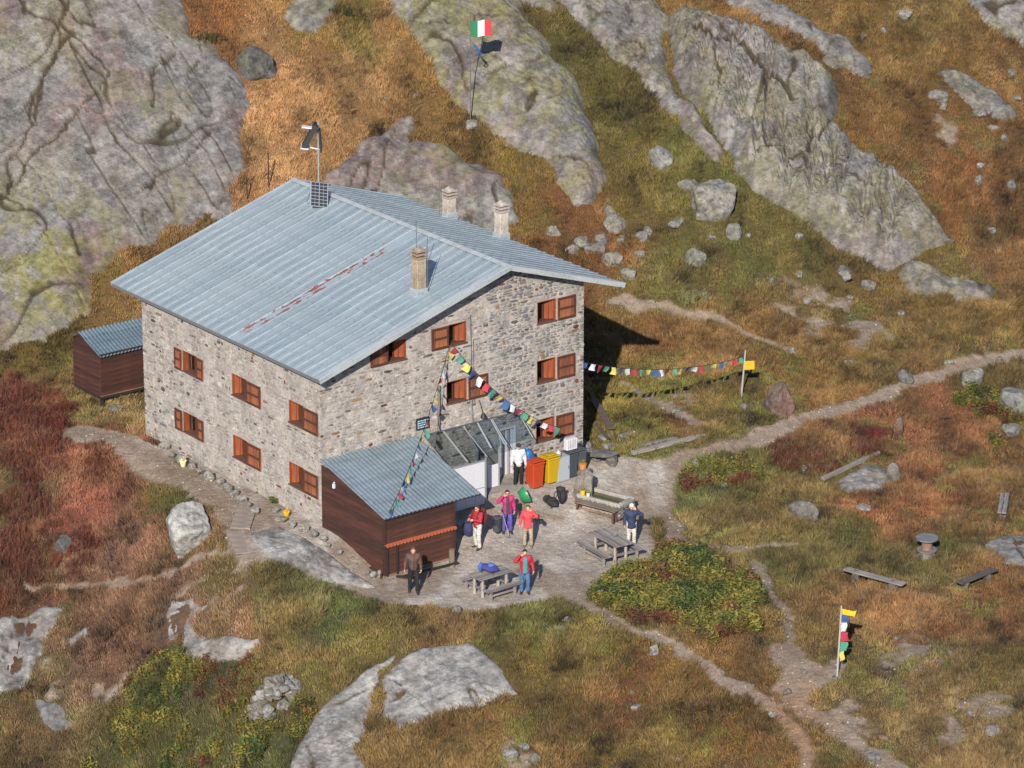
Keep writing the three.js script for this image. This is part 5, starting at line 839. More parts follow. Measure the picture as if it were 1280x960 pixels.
  const pack = (name, label, px, c1, c2, y = 0, turn = 0, lay = false) => {
    const o = thing(name, label, 'backpack', [0, 0, 0], turn), m = std(c1, { roughness: 0.8 }), q = std(c2, { roughness: 0.8 });
    const inner = (n, g, mt) => part(o, n, lay ? xf(g, 0, 0.17, 0.25, -1.45) : g, mt);
    inner('body', xf(boulderGeo(9, 0.2, 0.36, 0.15, { detail: 5, planes: 7 }), 0, 0.3, 0), m); inner('top_lid', xf(boulderGeo(12, 0.19, 0.1, 0.16, { detail: 4, planes: 7 }), 0, 0.6, 0), q); inner('pocket', xf(boulderGeo(14, 0.14, 0.17, 0.07, { detail: 4, planes: 7 }), 0, 0.22, 0.15), q);
    for (const s of [-1, 1]) inner('strap', new THREE.TubeGeometry(new THREE.CatmullRomCurve3([[s * 0.08, 0.55, -0.12], [s * 0.13, 0.4, -0.22], [s * 0.14, 0.2, -0.2], [s * 0.12, 0.06, -0.11]].map((v) => new THREE.Vector3(...v))), 10, 0.018, 6), M.black);
    const [x, z] = px; o.position.set(x, groundY(x, z) + y, z); return o;
  };
  pack('backpack', 'black rucksack slumped on the ground in front of the bins', [8.587,-3.111], '#1b1c20', '#23242a', -0.02, 0.6, true);
  pack('backpack', 'black bag beside the slumped rucksack near the bins', [8.926,-3.472], '#17181c', '#202126', -0.02, 2.4);
  pack('backpack', 'navy rucksack standing by the shed in its shadow', [5.454,-.357], '#2b2f52', '#22264a', 0, 0.4);
  pack('backpack', 'dark rucksack at the feet of the magenta jacket', [6.528,-.852], '#1d2024', '#3a3c44', 0, -0.4);
  pack('backpack', 'purple rucksack in front of the magenta jacket', [6.947,-1.282], '#4a2c86', '#5a3a94', 0, 0.2);
  pack('backpack', 'blue and violet rucksack lying on the picnic table', [6.255,4.293], '#33306e', '#43609a', 0.72, 1.4, true);
}
// ---- stone water trough and its bench
{
  const [x, z] = [10.633,-3.432], o = thing('water_trough', 'rubble stone water trough with a rough stone pillar', 'trough', [x, groundY(x, z), z], 0.75 - Math.PI / 2 + 0.2), R = rng(8);
  const wallStones = (n, f) => { for (let i = 0; i < n; i++) { const [px, py, pz, s] = f(i); const g = boulderGeo(1500 + (i % 9), s, s * 0.6, s * 0.85, { detail: 2, c: ['#9a948e', '#a9a49e', '#8a8580'][i % 3], lichen: 0.3 }); const m = part(o, 'stone', g, rockMat); m.position.set(px, py, pz); m.rotation.set(R() * 0.4, R() * 6, R() * 0.4); } };
  const cm = std('#a8a29b', { map: T.mortar, bumpMap: T.rockBump, bumpScale: 0.02 });
  part(o, 'basin', [box(2.0, 0.62, 0.16, 0, 0.28, 0.45, 0, 0, 0, 0.03), box(2.0, 0.62, 0.16, 0, 0.28, -0.45, 0, 0, 0, 0.03), box(0.18, 0.62, 0.74, 0.91, 0.28, 0, 0, 0, 0, 0.03), box(0.18, 0.62, 0.74, -0.91, 0.28, 0, 0, 0, 0, 0.03), box(1.7, 0.1, 0.76, 0, 0.12, 0)], cm);
  wallStones(30, (i) => [-0.95 + (i % 10) * 0.21, 0.08 + Math.floor(i / 10) * 0.18, 0.5, 0.12]); wallStones(12, (i) => [0.98, 0.08 + Math.floor(i / 4) * 0.18, -0.4 + (i % 4) * 0.26, 0.12]);
  part(o, 'water', box(1.66, 0.01, 0.74, 0, 0.46, 0, 0, 0, 0, 0.001), std('#4a4630', { roughness: 0.15 }));
  part(o, 'pillar', boulderGeo(1600, 0.55, 0.85, 0.45, { detail: 7, c: '#aaa197', lichen: 0.3 }), rockMat).position.set(-1.05, 0.6, -0.05);
  part(o, 'capstone', boulderGeo(1601, 0.3, 0.22, 0.26, { detail: 5, c: '#a28f7c' }), rockMat).position.set(-1.1, 1.2, -0.05);
  part(o, 'spout', [bar([-0.85, 0.1, 0.12], [-0.85, 1.15, 0.12], 0.02), bar([-0.85, 1.0, 0.12], [-0.6, 0.95, 0.12], 0.018)], M.black);
  const fp = (label, dx, dy, dz, c, s) => { const f = thing('flowerpot', label, 'flowerpot'); part(f, 'pot', cyl(0.1 * s, 0.075 * s, 0.17 * s, 0, 0.085 * s, 0, 0, 0, 0, 14), std(c)); part(f, 'plant', xf(stemGeo(4, 5, 0.14 * s, 0.04, 0.06 * s, 4), 0, 0.15 * s, 0), std('#6a6a2a')); const v = new THREE.Vector3(dx, dy, dz).applyAxisAngle(new THREE.Vector3(0, 1, 0), o.rotation.y).add(o.position); f.position.copy(v); return f; };
  fp('bright yellow flowerpot on the trough rim', -0.75, 0.6, 0.45, '#d8a81a', 1); fp('terracotta flowerpot on top of the trough pillar', -1.1, 1.38, -0.05, '#b5743a', 1.5); fp('small cream flowerpot beside the yellow one on the trough', -0.5, 0.6, 0.45, '#d8cfae', 0.7);
  const slab = thing('stone_slab_seat', 'flat grey stone slab behind the trough pillar', 'slab'); part(slab, 'slab', boulderGeo(1610, 0.75, 0.1, 0.5, { detail: 6, c: '#8f8f92' }), rockMat).position.y = 0.42; part(slab, 'support', boulderGeo(1611, 0.3, 0.3, 0.3, { detail: 4, c: '#a19a92' }), rockMat).position.set(0.3, 0.15, 0); place(slab, ...[10.609,-6.767]);
  // bench along the trough
  const b = thing('plank_bench', 'brown plank bench standing along the stone trough', 'bench', [0, 0, 0], o.rotation.y); const bw = M.sill;
  part(b, 'seat', [box(1.9, 0.05, 0.17, 0, 0.46, 0.09), box(1.9, 0.05, 0.17, 0, 0.46, -0.1)], std('#86756a', { map: T.wood })); for (const sx of [-1, 1]) for (const sz of [-1, 1]) part(b, 'leg', box(0.08, 0.44, 0.08, sx * 0.82, 0.21, sz * 0.12), M.sill); part(b, 'stretcher', box(1.6, 0.06, 0.04, 0, 0.2, 0), M.trimWood);
  place(b, ...[10.286,-2.828]);
}
// ---- picnic tables
function picnic(label, px, turn, len) {
  const o = thing('picnic_table', label, 'picnic table', [0, 0, 0], turn);
  for (let i = 0; i < 4; i++) part(o, 'top_board', box(len, 0.05, 0.185, 0, 0.74, -0.29 + i * 0.193, 0, (i % 2 - 0.5) * 0.004, 0), M.greyWood[i % 3]);
  for (const sx of [-1, 1]) {
    const x = sx * len * 0.36;
    for (const sz of [-1, 1]) { part(o, 'leg', cyl(0.06, 0.065, 0.74, x, 0.35, sz * 0.24, 0, 0, 0, 10), std('#b3aaa0', { map: T.woodV })); part(o, 'bench_leg', box(0.09, 0.42, 0.09, x, 0.19, sz * 0.74), M.greyWood[1]); }
    part(o, 'cross_beam', box(0.07, 0.09, 1.62, x, 0.3, 0), M.greyWood[2]);
  }
  for (const sz of [-1, 1]) { for (const k of [0, 1]) part(o, 'seat_board', box(len * 1.05, 0.045, 0.14, 0, 0.425, sz * (0.67 + k * 0.148)), M.greyWood[(k + (sz > 0 ? 1 : 0)) % 3]); part(o, 'bench_rail', box(len * 0.74, 0.07, 0.04, 0, 0.2, sz * 0.74), M.greyWood[1]); }
  return place(o, ...px);
}
picnic('weathered picnic table carrying a rucksack at the terrace edge', [6.284,4.293], 0.66, 1.5);
picnic('weathered picnic table with a silver bowl beside the navy jacket', [10.716,0.87], -1.0, 1.8);
{
  const b = thing('silver_bowl', 'small shiny bowl on the second picnic table', 'bowl'); part(b, 'bowl', metreKeep(new THREE.LatheGeometry([[0.001, 0], [0.06, 0], [0.12, 0.07], [0.11, 0.07], [0.055, 0.012], [0.001, 0.012]].map((p) => new THREE.Vector2(...p)), 18)), std('#d8d8d8', { metalness: 0.9, roughness: 0.2 })); part(b, 'rim', xf(new THREE.TorusGeometry(0.115, 0.006, 6, 20), 0, 0.07, 0, Math.PI / 2), M.steel); place(b, ...[10.866,0.791], 0.77);
}
// ---- trestle benches and the cable-drum table on the meadow
function meadowBench(label, a, b, dark) {
  const c = [(a[0] + b[0]) / 2, (a[1] + b[1]) / 2], L = Math.hypot(b[0] - a[0], b[1] - a[1]), o = thing('log_bench', label, 'bench', [0, 0, 0], Math.atan2(-(b[1] - a[1]), b[0] - a[0]));
  const m = dark ? std('#5e554f', { map: T.wood }) : M.greyWood[0]; place(o, ...c);
  part(o, 'seat', [box(L, 0.07, 0.17, 0, 0.42, 0.09, 0, 0, 0, 0.015), box(L * 0.98, 0.07, 0.15, 0.01, 0.415, -0.09, 0, 0, 0, 0.015)], m);
  for (const s of [-1, 1]) part(o, 'support', boulderGeo(1700 + s, 0.2, 0.3, 0.2, { detail: 3, c: '#8a7a72' }), rockMat).position.set(s * L * 0.32, 0.16, 0);
  return o;
}
meadowBench('grey plank bench on two stones facing the cable drum', [19.233,3.066], [21.254,4.597], false);
meadowBench('dark plank bench between the cable drum and the round slab', [23.239,4.445], [24.702,3.066], true);
{
  const e = [25.703,-2.212]; meadowBench('pale short plank bench alone on the upper meadow', [e[0] - 0.15, e[1] + 0.1], [e[0] + 0.22, e[1] - 2.0], false);
  const d = thing('cable_drum_table', 'round grey cable-drum table standing on a stone block', 'table'); part(d, 'top', [cyl(0.42, 0.42, 0.06, 0, 0.82, 0, 0, 0, 0, 26)], std('#7e8286', { map: T.wood })); part(d, 'drum', cyl(0.2, 0.2, 0.42, 0, 0.58, 0, 0, 0, 0, 14), std('#9a7a68', { map: T.woodV })); part(d, 'lower_flange', cyl(0.38, 0.38, 0.05, 0, 0.36, 0, 0, 0, 0, 24), M.greyWood[2]); part(d, 'block', box(0.5, 0.42, 0.45, 0, 0.14, 0, 0, 0.4, 0, 0.03), std('#948c88', { map: T.mortar })); place(d, ...[22.41,1.108]);
  // beams
  const bm = (label, a, b, w, h, c, y = 0.06) => { const A = [a[0], groundY(...a) + y, a[1]], B = [b[0], groundY(...b) + y, b[1]]; return single('timber_beam', beam(A, B, w, h), std(c, { map: T.wood }), label, 'timber'); };
  bm('long grey beam lying at the edge of the terrace path', [11.751,-7.581], [14.645,-9.413], 0.2, 0.14, '#a39a92', 0.1); bm('second grey beam lying behind the long one', [11.894,-8.2], [13.557,-9.049], 0.16, 0.12, '#8f8782', 0.12);
  bm('old grey beam lying in the red stalks', [19.146,-6.809], [21.56,-9.513], 0.16, 0.14, '#9a928c', 0.1);
  bm('broken planks leaning at the uphill corner of the hut', [10.352,-12.729], [10.99,-9.736], 0.3, 0.06, '#6a5a50', 0.35); bm('narrow brown board lying beside the hut corner', [10.249,-14.073], [10.638,-11.032], 0.14, 0.06, '#7a4a36', 0.3); bm('split dark board below the broken planks', [10.374,-10.567], [10.847,-9.004], 0.16, 0.05, '#5c524c', 0.2);
  const sp = (label, a, b, w) => { const A = [a[0], groundY(...a) + 0.03, a[1]], B = [b[0], groundY(...b) + 0.04, b[1]]; return single('walkway_plank', beam(A, B, w, 0.06), std('#a39489', { map: T.wood }), label, 'plank'); };
  sp('wide plank laid over the gap beside the path', [-3.038,0.278], [-2.905,-1.86], 0.75); sp('wide plank laid end to end below the other plank', [-2.729,2.37], [-3.2,0.532], 0.7);
}
// ---- poles, flags, prayer-flag lines
const CLOTH = ['#34507f', '#b9bec6', '#a03040', '#4a8672', '#b8ae58'].map((h) => std(h, { roughness: 0.9 }));
function flagCloth(w, h, seed, folds = 0.04, nx = 6, ny = 4) { // hangs from its upper edge at y = 0
  const g = new THREE.PlaneGeometry(w, h, nx, ny), p = g.attributes.position; for (let i = 0; i < p.count; i++) { const x = p.getX(i), y = p.getY(i) - h / 2; p.setXYZ(i, x + 0.03 * Math.sin(y * 14 + seed), y, folds * Math.sin(x * 11 + seed * 2 + y * 5) * (-y / h)); } g.computeVertexNormals(); return g;
}
function bunting(label, a, b, sag, n, fw, fh, order = 0) {
  const o = thing('prayer_flag_line', label, 'prayer flags', a), A = new THREE.Vector3(), B = new THREE.Vector3(...b).sub(new THREE.Vector3(...a));
  const at = (t) => B.clone().multiplyScalar(t).add(new THREE.Vector3(0, -4 * sag * t * (1 - t), 0)), R = rng(n * 13 + order);
  part(o, 'cord', new THREE.TubeGeometry(new THREE.CatmullRomCurve3(Array.from({ length: 24 }, (_, i) => at(i / 23))), 60, 0.011, 5), M.black);
  for (let i = 0; i < n; i++) {
    const t = (i + 0.5) / n, p = at(t), d = at(Math.min(1, t + 0.02)).sub(at(Math.max(0, t - 0.02))).normalize(), f = part(o, 'flag', flagCloth(fw * (0.8 + 0.35 * R()), fh * (0.75 + 0.45 * R()), i + order, 0.07), CLOTH[(i + order) % 5]);
    f.position.copy(p); f.rotation.set(0, Math.atan2(-d.z, d.x), 0); f.rotateX((R() - 0.3) * 0.7); if (Math.abs(d.y) > 0.3) f.rotateZ(Math.asin(clamp(d.y, -1, 1)) * 0.75);
  }
  return o;
}
{
  const wl = (X, Y, Z) => toWorld(X, Y, Z);
  bunting('bright prayer flags strung from the upper window down past the porch', wl(5.95, 5.9, 0.12), wl(10.35, 1.9, 1.15), 0.55, 17, 0.24, 0.3, 2);
  bunting('faded prayer flags strung from the upper window to the shed roof corner', wl(5.8, 5.85, 0.12), wl(0.15, 1.72, 4.1), 0.5, 22, 0.22, 0.32, 4);
  const pl = [16.302,-13.266], py = groundY(...pl);
  bunting('long row of small prayer flags between the hut corner and the yellow sign pole', wl(12.32, 3.85, -0.05), [pl[0] + 0.1, py + 1.68, pl[1]], 0.42, 24, 0.24, 0.3, 0);
  const sp = thing('sign_pole', 'leaning grey pole with a square yellow panel on the meadow', 'sign pole', [pl[0], py, pl[1]]);
  part(sp, 'pole', bar([0, -0.3, 0], [0.15, 1.95, 0], 0.045, 9, 0.035), std('#918f8c')); part(sp, 'panel', box(0.4, 0.36, 0.02, 0.32, 1.32, 0.03, 0, 0, 0.04), std('#d9950e', { roughness: 0.6 }));
  const mp = [18.259,11.877], my = groundY(...mp), mk = thing('waymark_pole', 'pale pole with a yellow arrow sign and a vertical strip of prayer flags', 'sign pole', [mp[0], my, mp[1]]);
  part(mk, 'pole', bar([0, -0.3, 0], [0.09, 2.72, 0], 0.04, 9, 0.03), std('#98958f'));
  const ar = new THREE.Shape([[0, 0], [0.4, -0.06], [0.5, -0.02], [0.44, -0.24], [0.02, -0.2]].map((p) => new THREE.Vector2(...p))); part(mk, 'arrow_sign', metreUV(xf(new THREE.ExtrudeGeometry(ar, { depth: 0.015, bevelEnabled: false }), 0.11, 2.62, 0.03, 0, -0.2)), std('#d9a312', { roughness: 0.6 }));
  [[0, 2.35, 0.26], [1, 2.04, 0.2], [2, 1.68, 0.27], [3, 1.32, 0.26], [4, 0.98, 0.17]].forEach(([c, y, w], i) => { const f = part(mk, 'flag', flagCloth(w, 0.36, i * 3, 0.09), CLOTH[c]); f.position.set(0.06 + w / 2 + y * 0.01, y + 0.06, 0.02); });
  part(mk, 'footing', boulderGeo(1801, 0.2, 0.1, 0.16, { detail: 3, c: '#aaa59e' }), rockMat).position.y = 0.02;
  // tall flagpole
  const fpz = [5.23,-31.52], fy = groundY(...fpz), fl = thing('flagpole', 'tall thin flagpole flying a green, white and red flag above the slab', 'flagpole', [fpz[0], fy, fpz[1] - 0.25]);
  part(fl, 'pole', bar([0, 0.1, 0], [0, 5.15, 0], 0.028, 8, 0.018), std('#6a6a68', { metalness: 0.4, roughness: 0.5 }));
  ['#1f6b45', '#c4c6cc', '#b82e36'].forEach((h, i) => { const g = new THREE.PlaneGeometry(0.31, 0.72, 5, 6), p = g.attributes.position; for (let k = 0; k < p.count; k++) { const x = p.getX(k) + 0.155 + i * 0.31; p.setXYZ(k, x * 0.97, p.getY(k) - 0.02 * Math.sin(x * 8) - (x > 0.75 ? (x - 0.75) * p.getY(k) * 0.9 : 0), 0.09 * Math.sin(x * 7)); } g.computeVertexNormals(); part(fl, 'flag_band', xf(g, 0.03, 4.36, 0), std(h, { roughness: 0.85 })); });
  const st = new THREE.Shape([[0, 0], [0.3, -0.5], [0.42, -0.42]].map((p) => new THREE.Vector2(...p))); part(fl, 'pennant', metreUV(xf(new THREE.ExtrudeGeometry(st, { depth: 0.02, bevelEnabled: false }), 0.03, 3.8, 0)), std('#1f4a7c')); part(fl, 'pennant_loop', xf(new THREE.TorusGeometry(0.09, 0.025, 6, 12), 0.4, 3.2, 0), std('#1f4a7c'));
  // dark fence stakes on the grass bank
  for (const [px, h, l] of [[[-4.321,-25.93], 1.0, 'short dark iron stake at the upper roof edge'], [[-3.426,-26.633], 1.6, 'tall dark iron stake in the orange grass']]) { const s = single('iron_stake', [bar([0, -0.2, 0], [0, h, 0], 0.025, 6), cyl(0.035, 0.035, 0.04, 0, h, 0)], M.blackWood, l, 'stake'); place(s, ...px); }
}
// ---- solar gear on the roof
{
  const s = thing('roof_solar_array', 'small gridded solar panel standing on the hut roof near the ridge', 'solar panel', toWorld(7.3, roofY(7.3) + 0.08, -10.8), TURN - 0.35); s.rotation.z = -0.2;
  part(s, 'frame', [box(0.74, 1.0, 0.04, 0, 0.5, 0, -0.55)], M.alu);
  for (let c = 0; c < 2; c++) for (let r = 0; r < 7; r++) for (let k = 0; k < 2; k++) { const m = part(s, 'cell', box(0.15, 0.115, 0.01, -0.255 + c * 0.345 + k * 0.165, -0.42 + r * 0.14, 0.024, 0, 0, 0, 0.001), M.panelCell); m.geometry.applyMatrix4(new THREE.Matrix4().makeRotationX(-0.55)); m.position.set(0, 0.5, 0); }
  part(s, 'strut', [bar([-0.3, 0, -0.45], [-0.3, 0.75, -0.18], 0.015), bar([0.3, 0, -0.45], [0.3, 0.75, -0.18], 0.015)], M.steel);
  const m = thing('solar_mast', 'metal mast on the roof ridge carrying tilted black solar panels', 'mast', toWorld(8.45, roofY(8.45) + 0.03, -12.35), 0);
  part(m, 'pole', bar([0, 0, 0], [0.02, 2.75, 0], 0.035, 9), std('#a2a6a8', { metalness: 0.5, roughness: 0.4 })); part(m, 'foot', box(0.3, 0.04, 0.3, 0, 0.03, 0), M.steel);
  part(m, 'tilted_panel', [box(0.2, 1.05, 0.62, -0.3, 2.2, 0.05, 0, 0, -0.5)], M.black); part(m, 'panel_edge', [box(0.32, 0.05, 0.64, -0.52, 1.72, 0.05, 0, 0, -0.12)], M.white);
  part(m, 'upright_panel', box(0.07, 0.9, 0.5, 0.09, 1.95, -0.1, 0, 0, 0.08), M.black); part(m, 'side_arm', [box(0.42, 0.05, 0.3, -0.42, 2.55, 0.1, 0, 0, -0.12), bar([-0.5, 1.72, 0], [0.05, 1.6, 0], 0.03)], std('#bcbcba')); part(m, 'bracket', [bar([0, 1.5, 0], [-0.2, 2.0, 0], 0.02), bar([0, 2.4, 0], [-0.2, 2.3, 0], 0.02)], M.steel);
}
// ---- small brown store on stilts behind the hut
{
  const [x, z] = [-9.482,-13.015], y0 = groundY(x, z), s = thing('small_store_shed', 'small dark brown store on short stilts behind the hut', 'shed', [x, y0, z], TURN), Wd = 3.2, D = 2.1, b = 0.5, hf = 1.75, hr = 2.2, R = rng(17);
  for (let y = b; y < b + hf - 0.05; y += 0.2) { part(s, 'board', box(Wd, 0.192, 0.03, Wd / 2, y + 0.096, 0), M.brownWood[Math.floor(R() * 3)]); part(s, 'board', box(0.03, 0.192, D, 0, y + 0.096, -D / 2), M.brownWood[Math.floor(R() * 3)]); part(s, 'board', box(0.03, 0.192, D, Wd, y + 0.096, -D / 2), M.brownWood[1]); part(s, 'board', box(Wd, 0.192, 0.03, Wd / 2, y + 0.096, -D), M.brownWood[0]); }
  part(s, 'gable_board', metreUV(xf(new THREE.ExtrudeGeometry(new THREE.Shape([[0.02, 0], [D, 0], [D, 0.25], [1.5, 0.55]].map((p) => new THREE.Vector2(...p))), { depth: 0.03, bevelEnabled: false }), 0.016, b + hf - 0.02, 0, 0, Math.PI / 2)), M.brownWood[1]);
  part(s, 'floor_beam', [box(Wd + 0.1, 0.1, 0.12, Wd / 2, b - 0.05, 0), box(0.12, 0.1, D, 0, b - 0.05, -D / 2), box(Wd + 0.1, 0.1, 0.12, Wd / 2, b - 0.05, -D)], M.blackWood); part(s, 'base_trim', box(Wd + 0.04, 0.03, 0.05, Wd / 2, b + 0.02, 0.02), M.trimWood);
  for (const [px, pz] of [[0.06, -0.06], [0.06, -D + 0.06], [Wd - 0.06, -0.06], [Wd - 0.06, -D + 0.06]]) part(s, 'stilt', box(0.13, 0.75, 0.13, px, b - 0.45, pz), M.blackWood);
  part(s, 'eave_board', box(Wd + 0.1, 0.09, 0.05, Wd / 2, b + hf + 0.0, 0.05), M.blackWood);
  const sl = Math.atan2(0.56, 1.55), a = part(s, 'roof_sheet', corrugated(Wd + 0.1, 1.35, 0.17, 0.025), corrDark); a.position.set(-0.05, b + hf + 0.56 - 0.56 * 0.25, -1.55 + 0.42); a.rotation.x = sl;
  const a2 = part(s, 'ridge_sheet', corrugated(Wd + 0.1, 0.5, 0.17, 0.025), std('#7d919a', { map: T.metal, roughness: 0.45, metalness: 0.35 })); a2.position.set(-0.04, b + hf + 0.56 + 0.04, -1.58); a2.rotation.x = sl;
  part(s, 'rear_roof', box(Wd + 0.5, 0.04, 0.75, Wd / 2 - 0.15, b + hf + 0.44, -1.9, -0.35), M.sill);
  const w = thing('log_round', 'sawn round of firewood under the brown store', 'firewood'); part(w, 'log', cyl(0.15, 0.15, 0.3, 0, 0.15, 0, 1.4, 0.3, 0, 16), std('#7a5a44')); part(w, 'cut_face', cyl(0.135, 0.135, 0.012, 0.035, 0.19, 0.152, 1.4, 0.3, 0, 16), std('#b98a5e')); place(w, ...[-9.312,-13.59]);
  const sb = single('stone_block', boulderGeo(1900, 0.42, 0.16, 0.4, { detail: 5, c: '#9c9c9a' }), rockMat, 'flat grey stone block in front of the brown store', 'stone'); place(sb, ...[-8.934,-13.015], 0.05);
  const tool = thing('garden_tools', 'bundle of old iron tools lying under the brown store', 'tools'); part(tool, 'shaft', [bar([-0.3, 0.1, 0], [0.25, 0.45, -0.1], 0.02), bar([-0.1, 0.05, 0], [0.35, 0.4, -0.1], 0.02)], M.greyWood[2]); part(tool, 'head', [bar([0.2, 0.45, -0.1], [0.32, 0.3, 0], 0.03)], M.steel); place(tool, ...[-9.113,-13.88]);
}

// ---- single bushes that stand out
{
  const bush = (label, px, w, h, c, n, leaf) => { const o = thing('low_bush', label, 'bush'), R = rng(Math.round(w * 100) + n), f = []; for (let i = 0; i < n; i++) { const a = R() * 6.283, q = Math.sqrt(R()), g = stemGeo(300 + i, 9, h * (1 - 0.5 * q * q), leaf, 0.2, 9); f.push(paint(xf(g, Math.cos(a) * q * w / 2, 0, Math.sin(a) * q * w / 2 * 0.8), rgb(c[i % c.length]).map((e) => e * 0.75))); } part(o, 'foliage', f, vmat({ roughness: 0.8 })); const st = []; for (let i = 0; i < 7; i++) { const a = R() * 6.283; st.push(bar([Math.cos(a) * w * 0.12, -0.1, Math.sin(a) * w * 0.1], [Math.cos(a) * w * 0.35, h * 0.6, Math.sin(a) * w * 0.3], 0.012, 5)); } part(o, 'stems', st, M.sill); place(o, ...px); };
  bush('pale green bush beside the hut footpath', [14.783,-21.828], 1.5, 0.5, ['#8f9062', '#7d8052', '#a09a68'], 26, 0.035); bush('dark green mat bush on top of the striated outcrop', [16.186,-35.829], 1.5, 0.4, ['#3c4a24', '#46552a', '#334020'], 26, 0.035); bush('dark heath bush at the top of the huge slab', [-6.307,-32.924], 1.3, 0.4, ['#4a4a22', '#5a4a24', '#3f4420'], 20, 0.03); bush('dark heath bush above the orange grass', [-.644,-35.697], 1.2, 0.4, ['#4a4a22', '#3f4420'], 18, 0.03);
  bush('glossy green dock clump below the stone heap', [-1.869,11.792], 1.1, 0.4, ['#4a5f2a', '#3f5226', '#5a6a30'], 18, 0.07); bush('bright green clump against the side wall', [-2.383,-3.715], 0.6, 0.3, ['#3f5f2a', '#4a6a2c'], 10, 0.05); bush('small green tuft under the corner window', [-1.828,-2.53], 0.35, 0.3, ['#5a6428', '#4a5f28'], 7, 0.05); bush('red-stalked clump on top of the reddish stones', [21.434,-11.046], 0.9, 0.75, ['#6d2a26', '#7a3a30', '#5a2420'], 16, 0.03); bush('red-leaved clump beside the trail fork', [16.01,-6.393], 0.8, 0.6, ['#6d3028', '#7a4030', '#5a3a24'], 14, 0.03); bush('russet grass clump among the fallen blocks behind the roof', [10.422,-24.289], 0.8, 0.45, ['#8a5a2c', '#7a4a28'], 12, 0.03);
}

// ---------------------------------------------------------------- people on the terrace
// surface of a distance field on a regular grid (surface nets)
function netMesh(f, lo, hi, cell) {
  const n = lo.map((v, i) => Math.ceil((hi[i] - v) / cell) + 1), [nx, ny, nz] = n, V = new Float32Array(nx * ny * nz), id = (i, j, k) => i + nx * (j + ny * k);
  for (let k = 0; k < nz; k++) for (let j = 0; j < ny; j++) for (let i = 0; i < nx; i++) V[id(i, j, k)] = f(lo[0] + i * cell, lo[1] + j * cell, lo[2] + k * cell);
  const map = new Int32Array(nx * ny * nz).fill(-1), P = [], I = [];
  for (let k = 0; k < nz - 1; k++) for (let j = 0; j < ny - 1; j++) for (let i = 0; i < nx - 1; i++) {
    const q0 = id(i, j, k), n0 = V[q0] < 0; if (n0 === (V[q0 + 1] < 0) && n0 === (V[q0 + nx] < 0) && n0 === (V[q0 + nx + 1] < 0) && n0 === (V[q0 + nx * ny] < 0) && n0 === (V[q0 + nx * ny + 1] < 0) && n0 === (V[q0 + nx * ny + nx] < 0) && n0 === (V[q0 + nx * ny + nx + 1] < 0)) continue;
    let s = [0, 0, 0], c = 0; const v = (a, b, d) => V[id(i + a, j + b, k + d)];
    for (let e = 0; e < 12; e++) {
      const ax = e >> 2, q = e & 3, o = [0, 0, 0], p = [0, 0, 0]; o[(ax + 1) % 3] = p[(ax + 1) % 3] = q & 1; o[(ax + 2) % 3] = p[(ax + 2) % 3] = q >> 1; p[ax] = 1;
      const A = v(...o), B = v(...p); if ((A < 0) === (B < 0)) continue; const t = A / (A - B); c++; for (let d = 0; d < 3; d++) s[d] += o[d] + (p[d] - o[d]) * t;
    }
    if (c) { map[id(i, j, k)] = P.length / 3; P.push(lo[0] + (i + s[0] / c) * cell, lo[1] + (j + s[1] / c) * cell, lo[2] + (k + s[2] / c) * cell); }
  }
  const quad = (a, b, c, d, flip) => (flip ? I.push(a, c, b, a, d, c) : I.push(a, b, c, a, c, d));
  for (let k = 1; k < nz - 1; k++) for (let j = 1; j < ny - 1; j++) for (let i = 1; i < nx - 1; i++) {
    const A = V[id(i, j, k)];
    if ((A < 0) !== (V[id(i + 1, j, k)] < 0)) quad(map[id(i, j - 1, k - 1)], map[id(i, j, k - 1)], map[id(i, j, k)], map[id(i, j - 1, k)], A > 0);
    if ((A < 0) !== (V[id(i, j + 1, k)] < 0)) quad(map[id(i - 1, j, k - 1)], map[id(i - 1, j, k)], map[id(i, j, k)], map[id(i, j, k - 1)], A > 0);
    if ((A < 0) !== (V[id(i, j, k + 1)] < 0)) quad(map[id(i - 1, j - 1, k)], map[id(i, j - 1, k)], map[id(i, j, k)], map[id(i - 1, j, k)], A > 0);
  }
  const g = new THREE.BufferGeometry(); g.setAttribute('position', new THREE.BufferAttribute(new Float32Array(P), 3)); g.setIndex(I); g.computeVertexNormals();
  const nn = g.attributes.normal.clone(), fl = g.toNonIndexed(), m = metreUV(fl); return m;
}
const capsule = (a, b, ra, rb) => { const d = b.map((v, i) => v - a[i]), L = d[0] * d[0] + d[1] * d[1] + d[2] * d[2] || 1e-9; return (x, y, z) => { const px = x - a[0], py = y - a[1], pz = z - a[2], t = clamp((px * d[0] + py * d[1] + pz * d[2]) / L), ex = px - d[0] * t, ey = py - d[1] * t, ez = pz - d[2] * t; return Math.sqrt(ex * ex + ey * ey + ez * ez) - lerp(ra, rb, t); }; };
const ellip = (c, r) => (x, y, z) => { const a = (x - c[0]) / r[0], b = (y - c[1]) / r[1], d = (z - c[2]) / r[2], q = Math.sqrt(a * a + b * b + d * d); return (q - 1) * Math.min(...r); };
const blend = (list, k) => (x, y, z) => { let m = 1e9; for (const f of list) { const d = f(x, y, z), h = Math.max(k - Math.abs(m - d), 0) / k; m = Math.min(m, d) - h * h * k * 0.25; } return m; };
const addv = (a, b, t = 1) => a.map((v, i) => v + b[i] * t), norm = (a) => { const l = Math.hypot(...a); return a.map((v) => v / l); }, cross = (a, b) => [a[1] * b[2] - a[2] * b[1], a[2] * b[0] - a[0] * b[2], a[0] * b[1] - a[1] * b[0]];
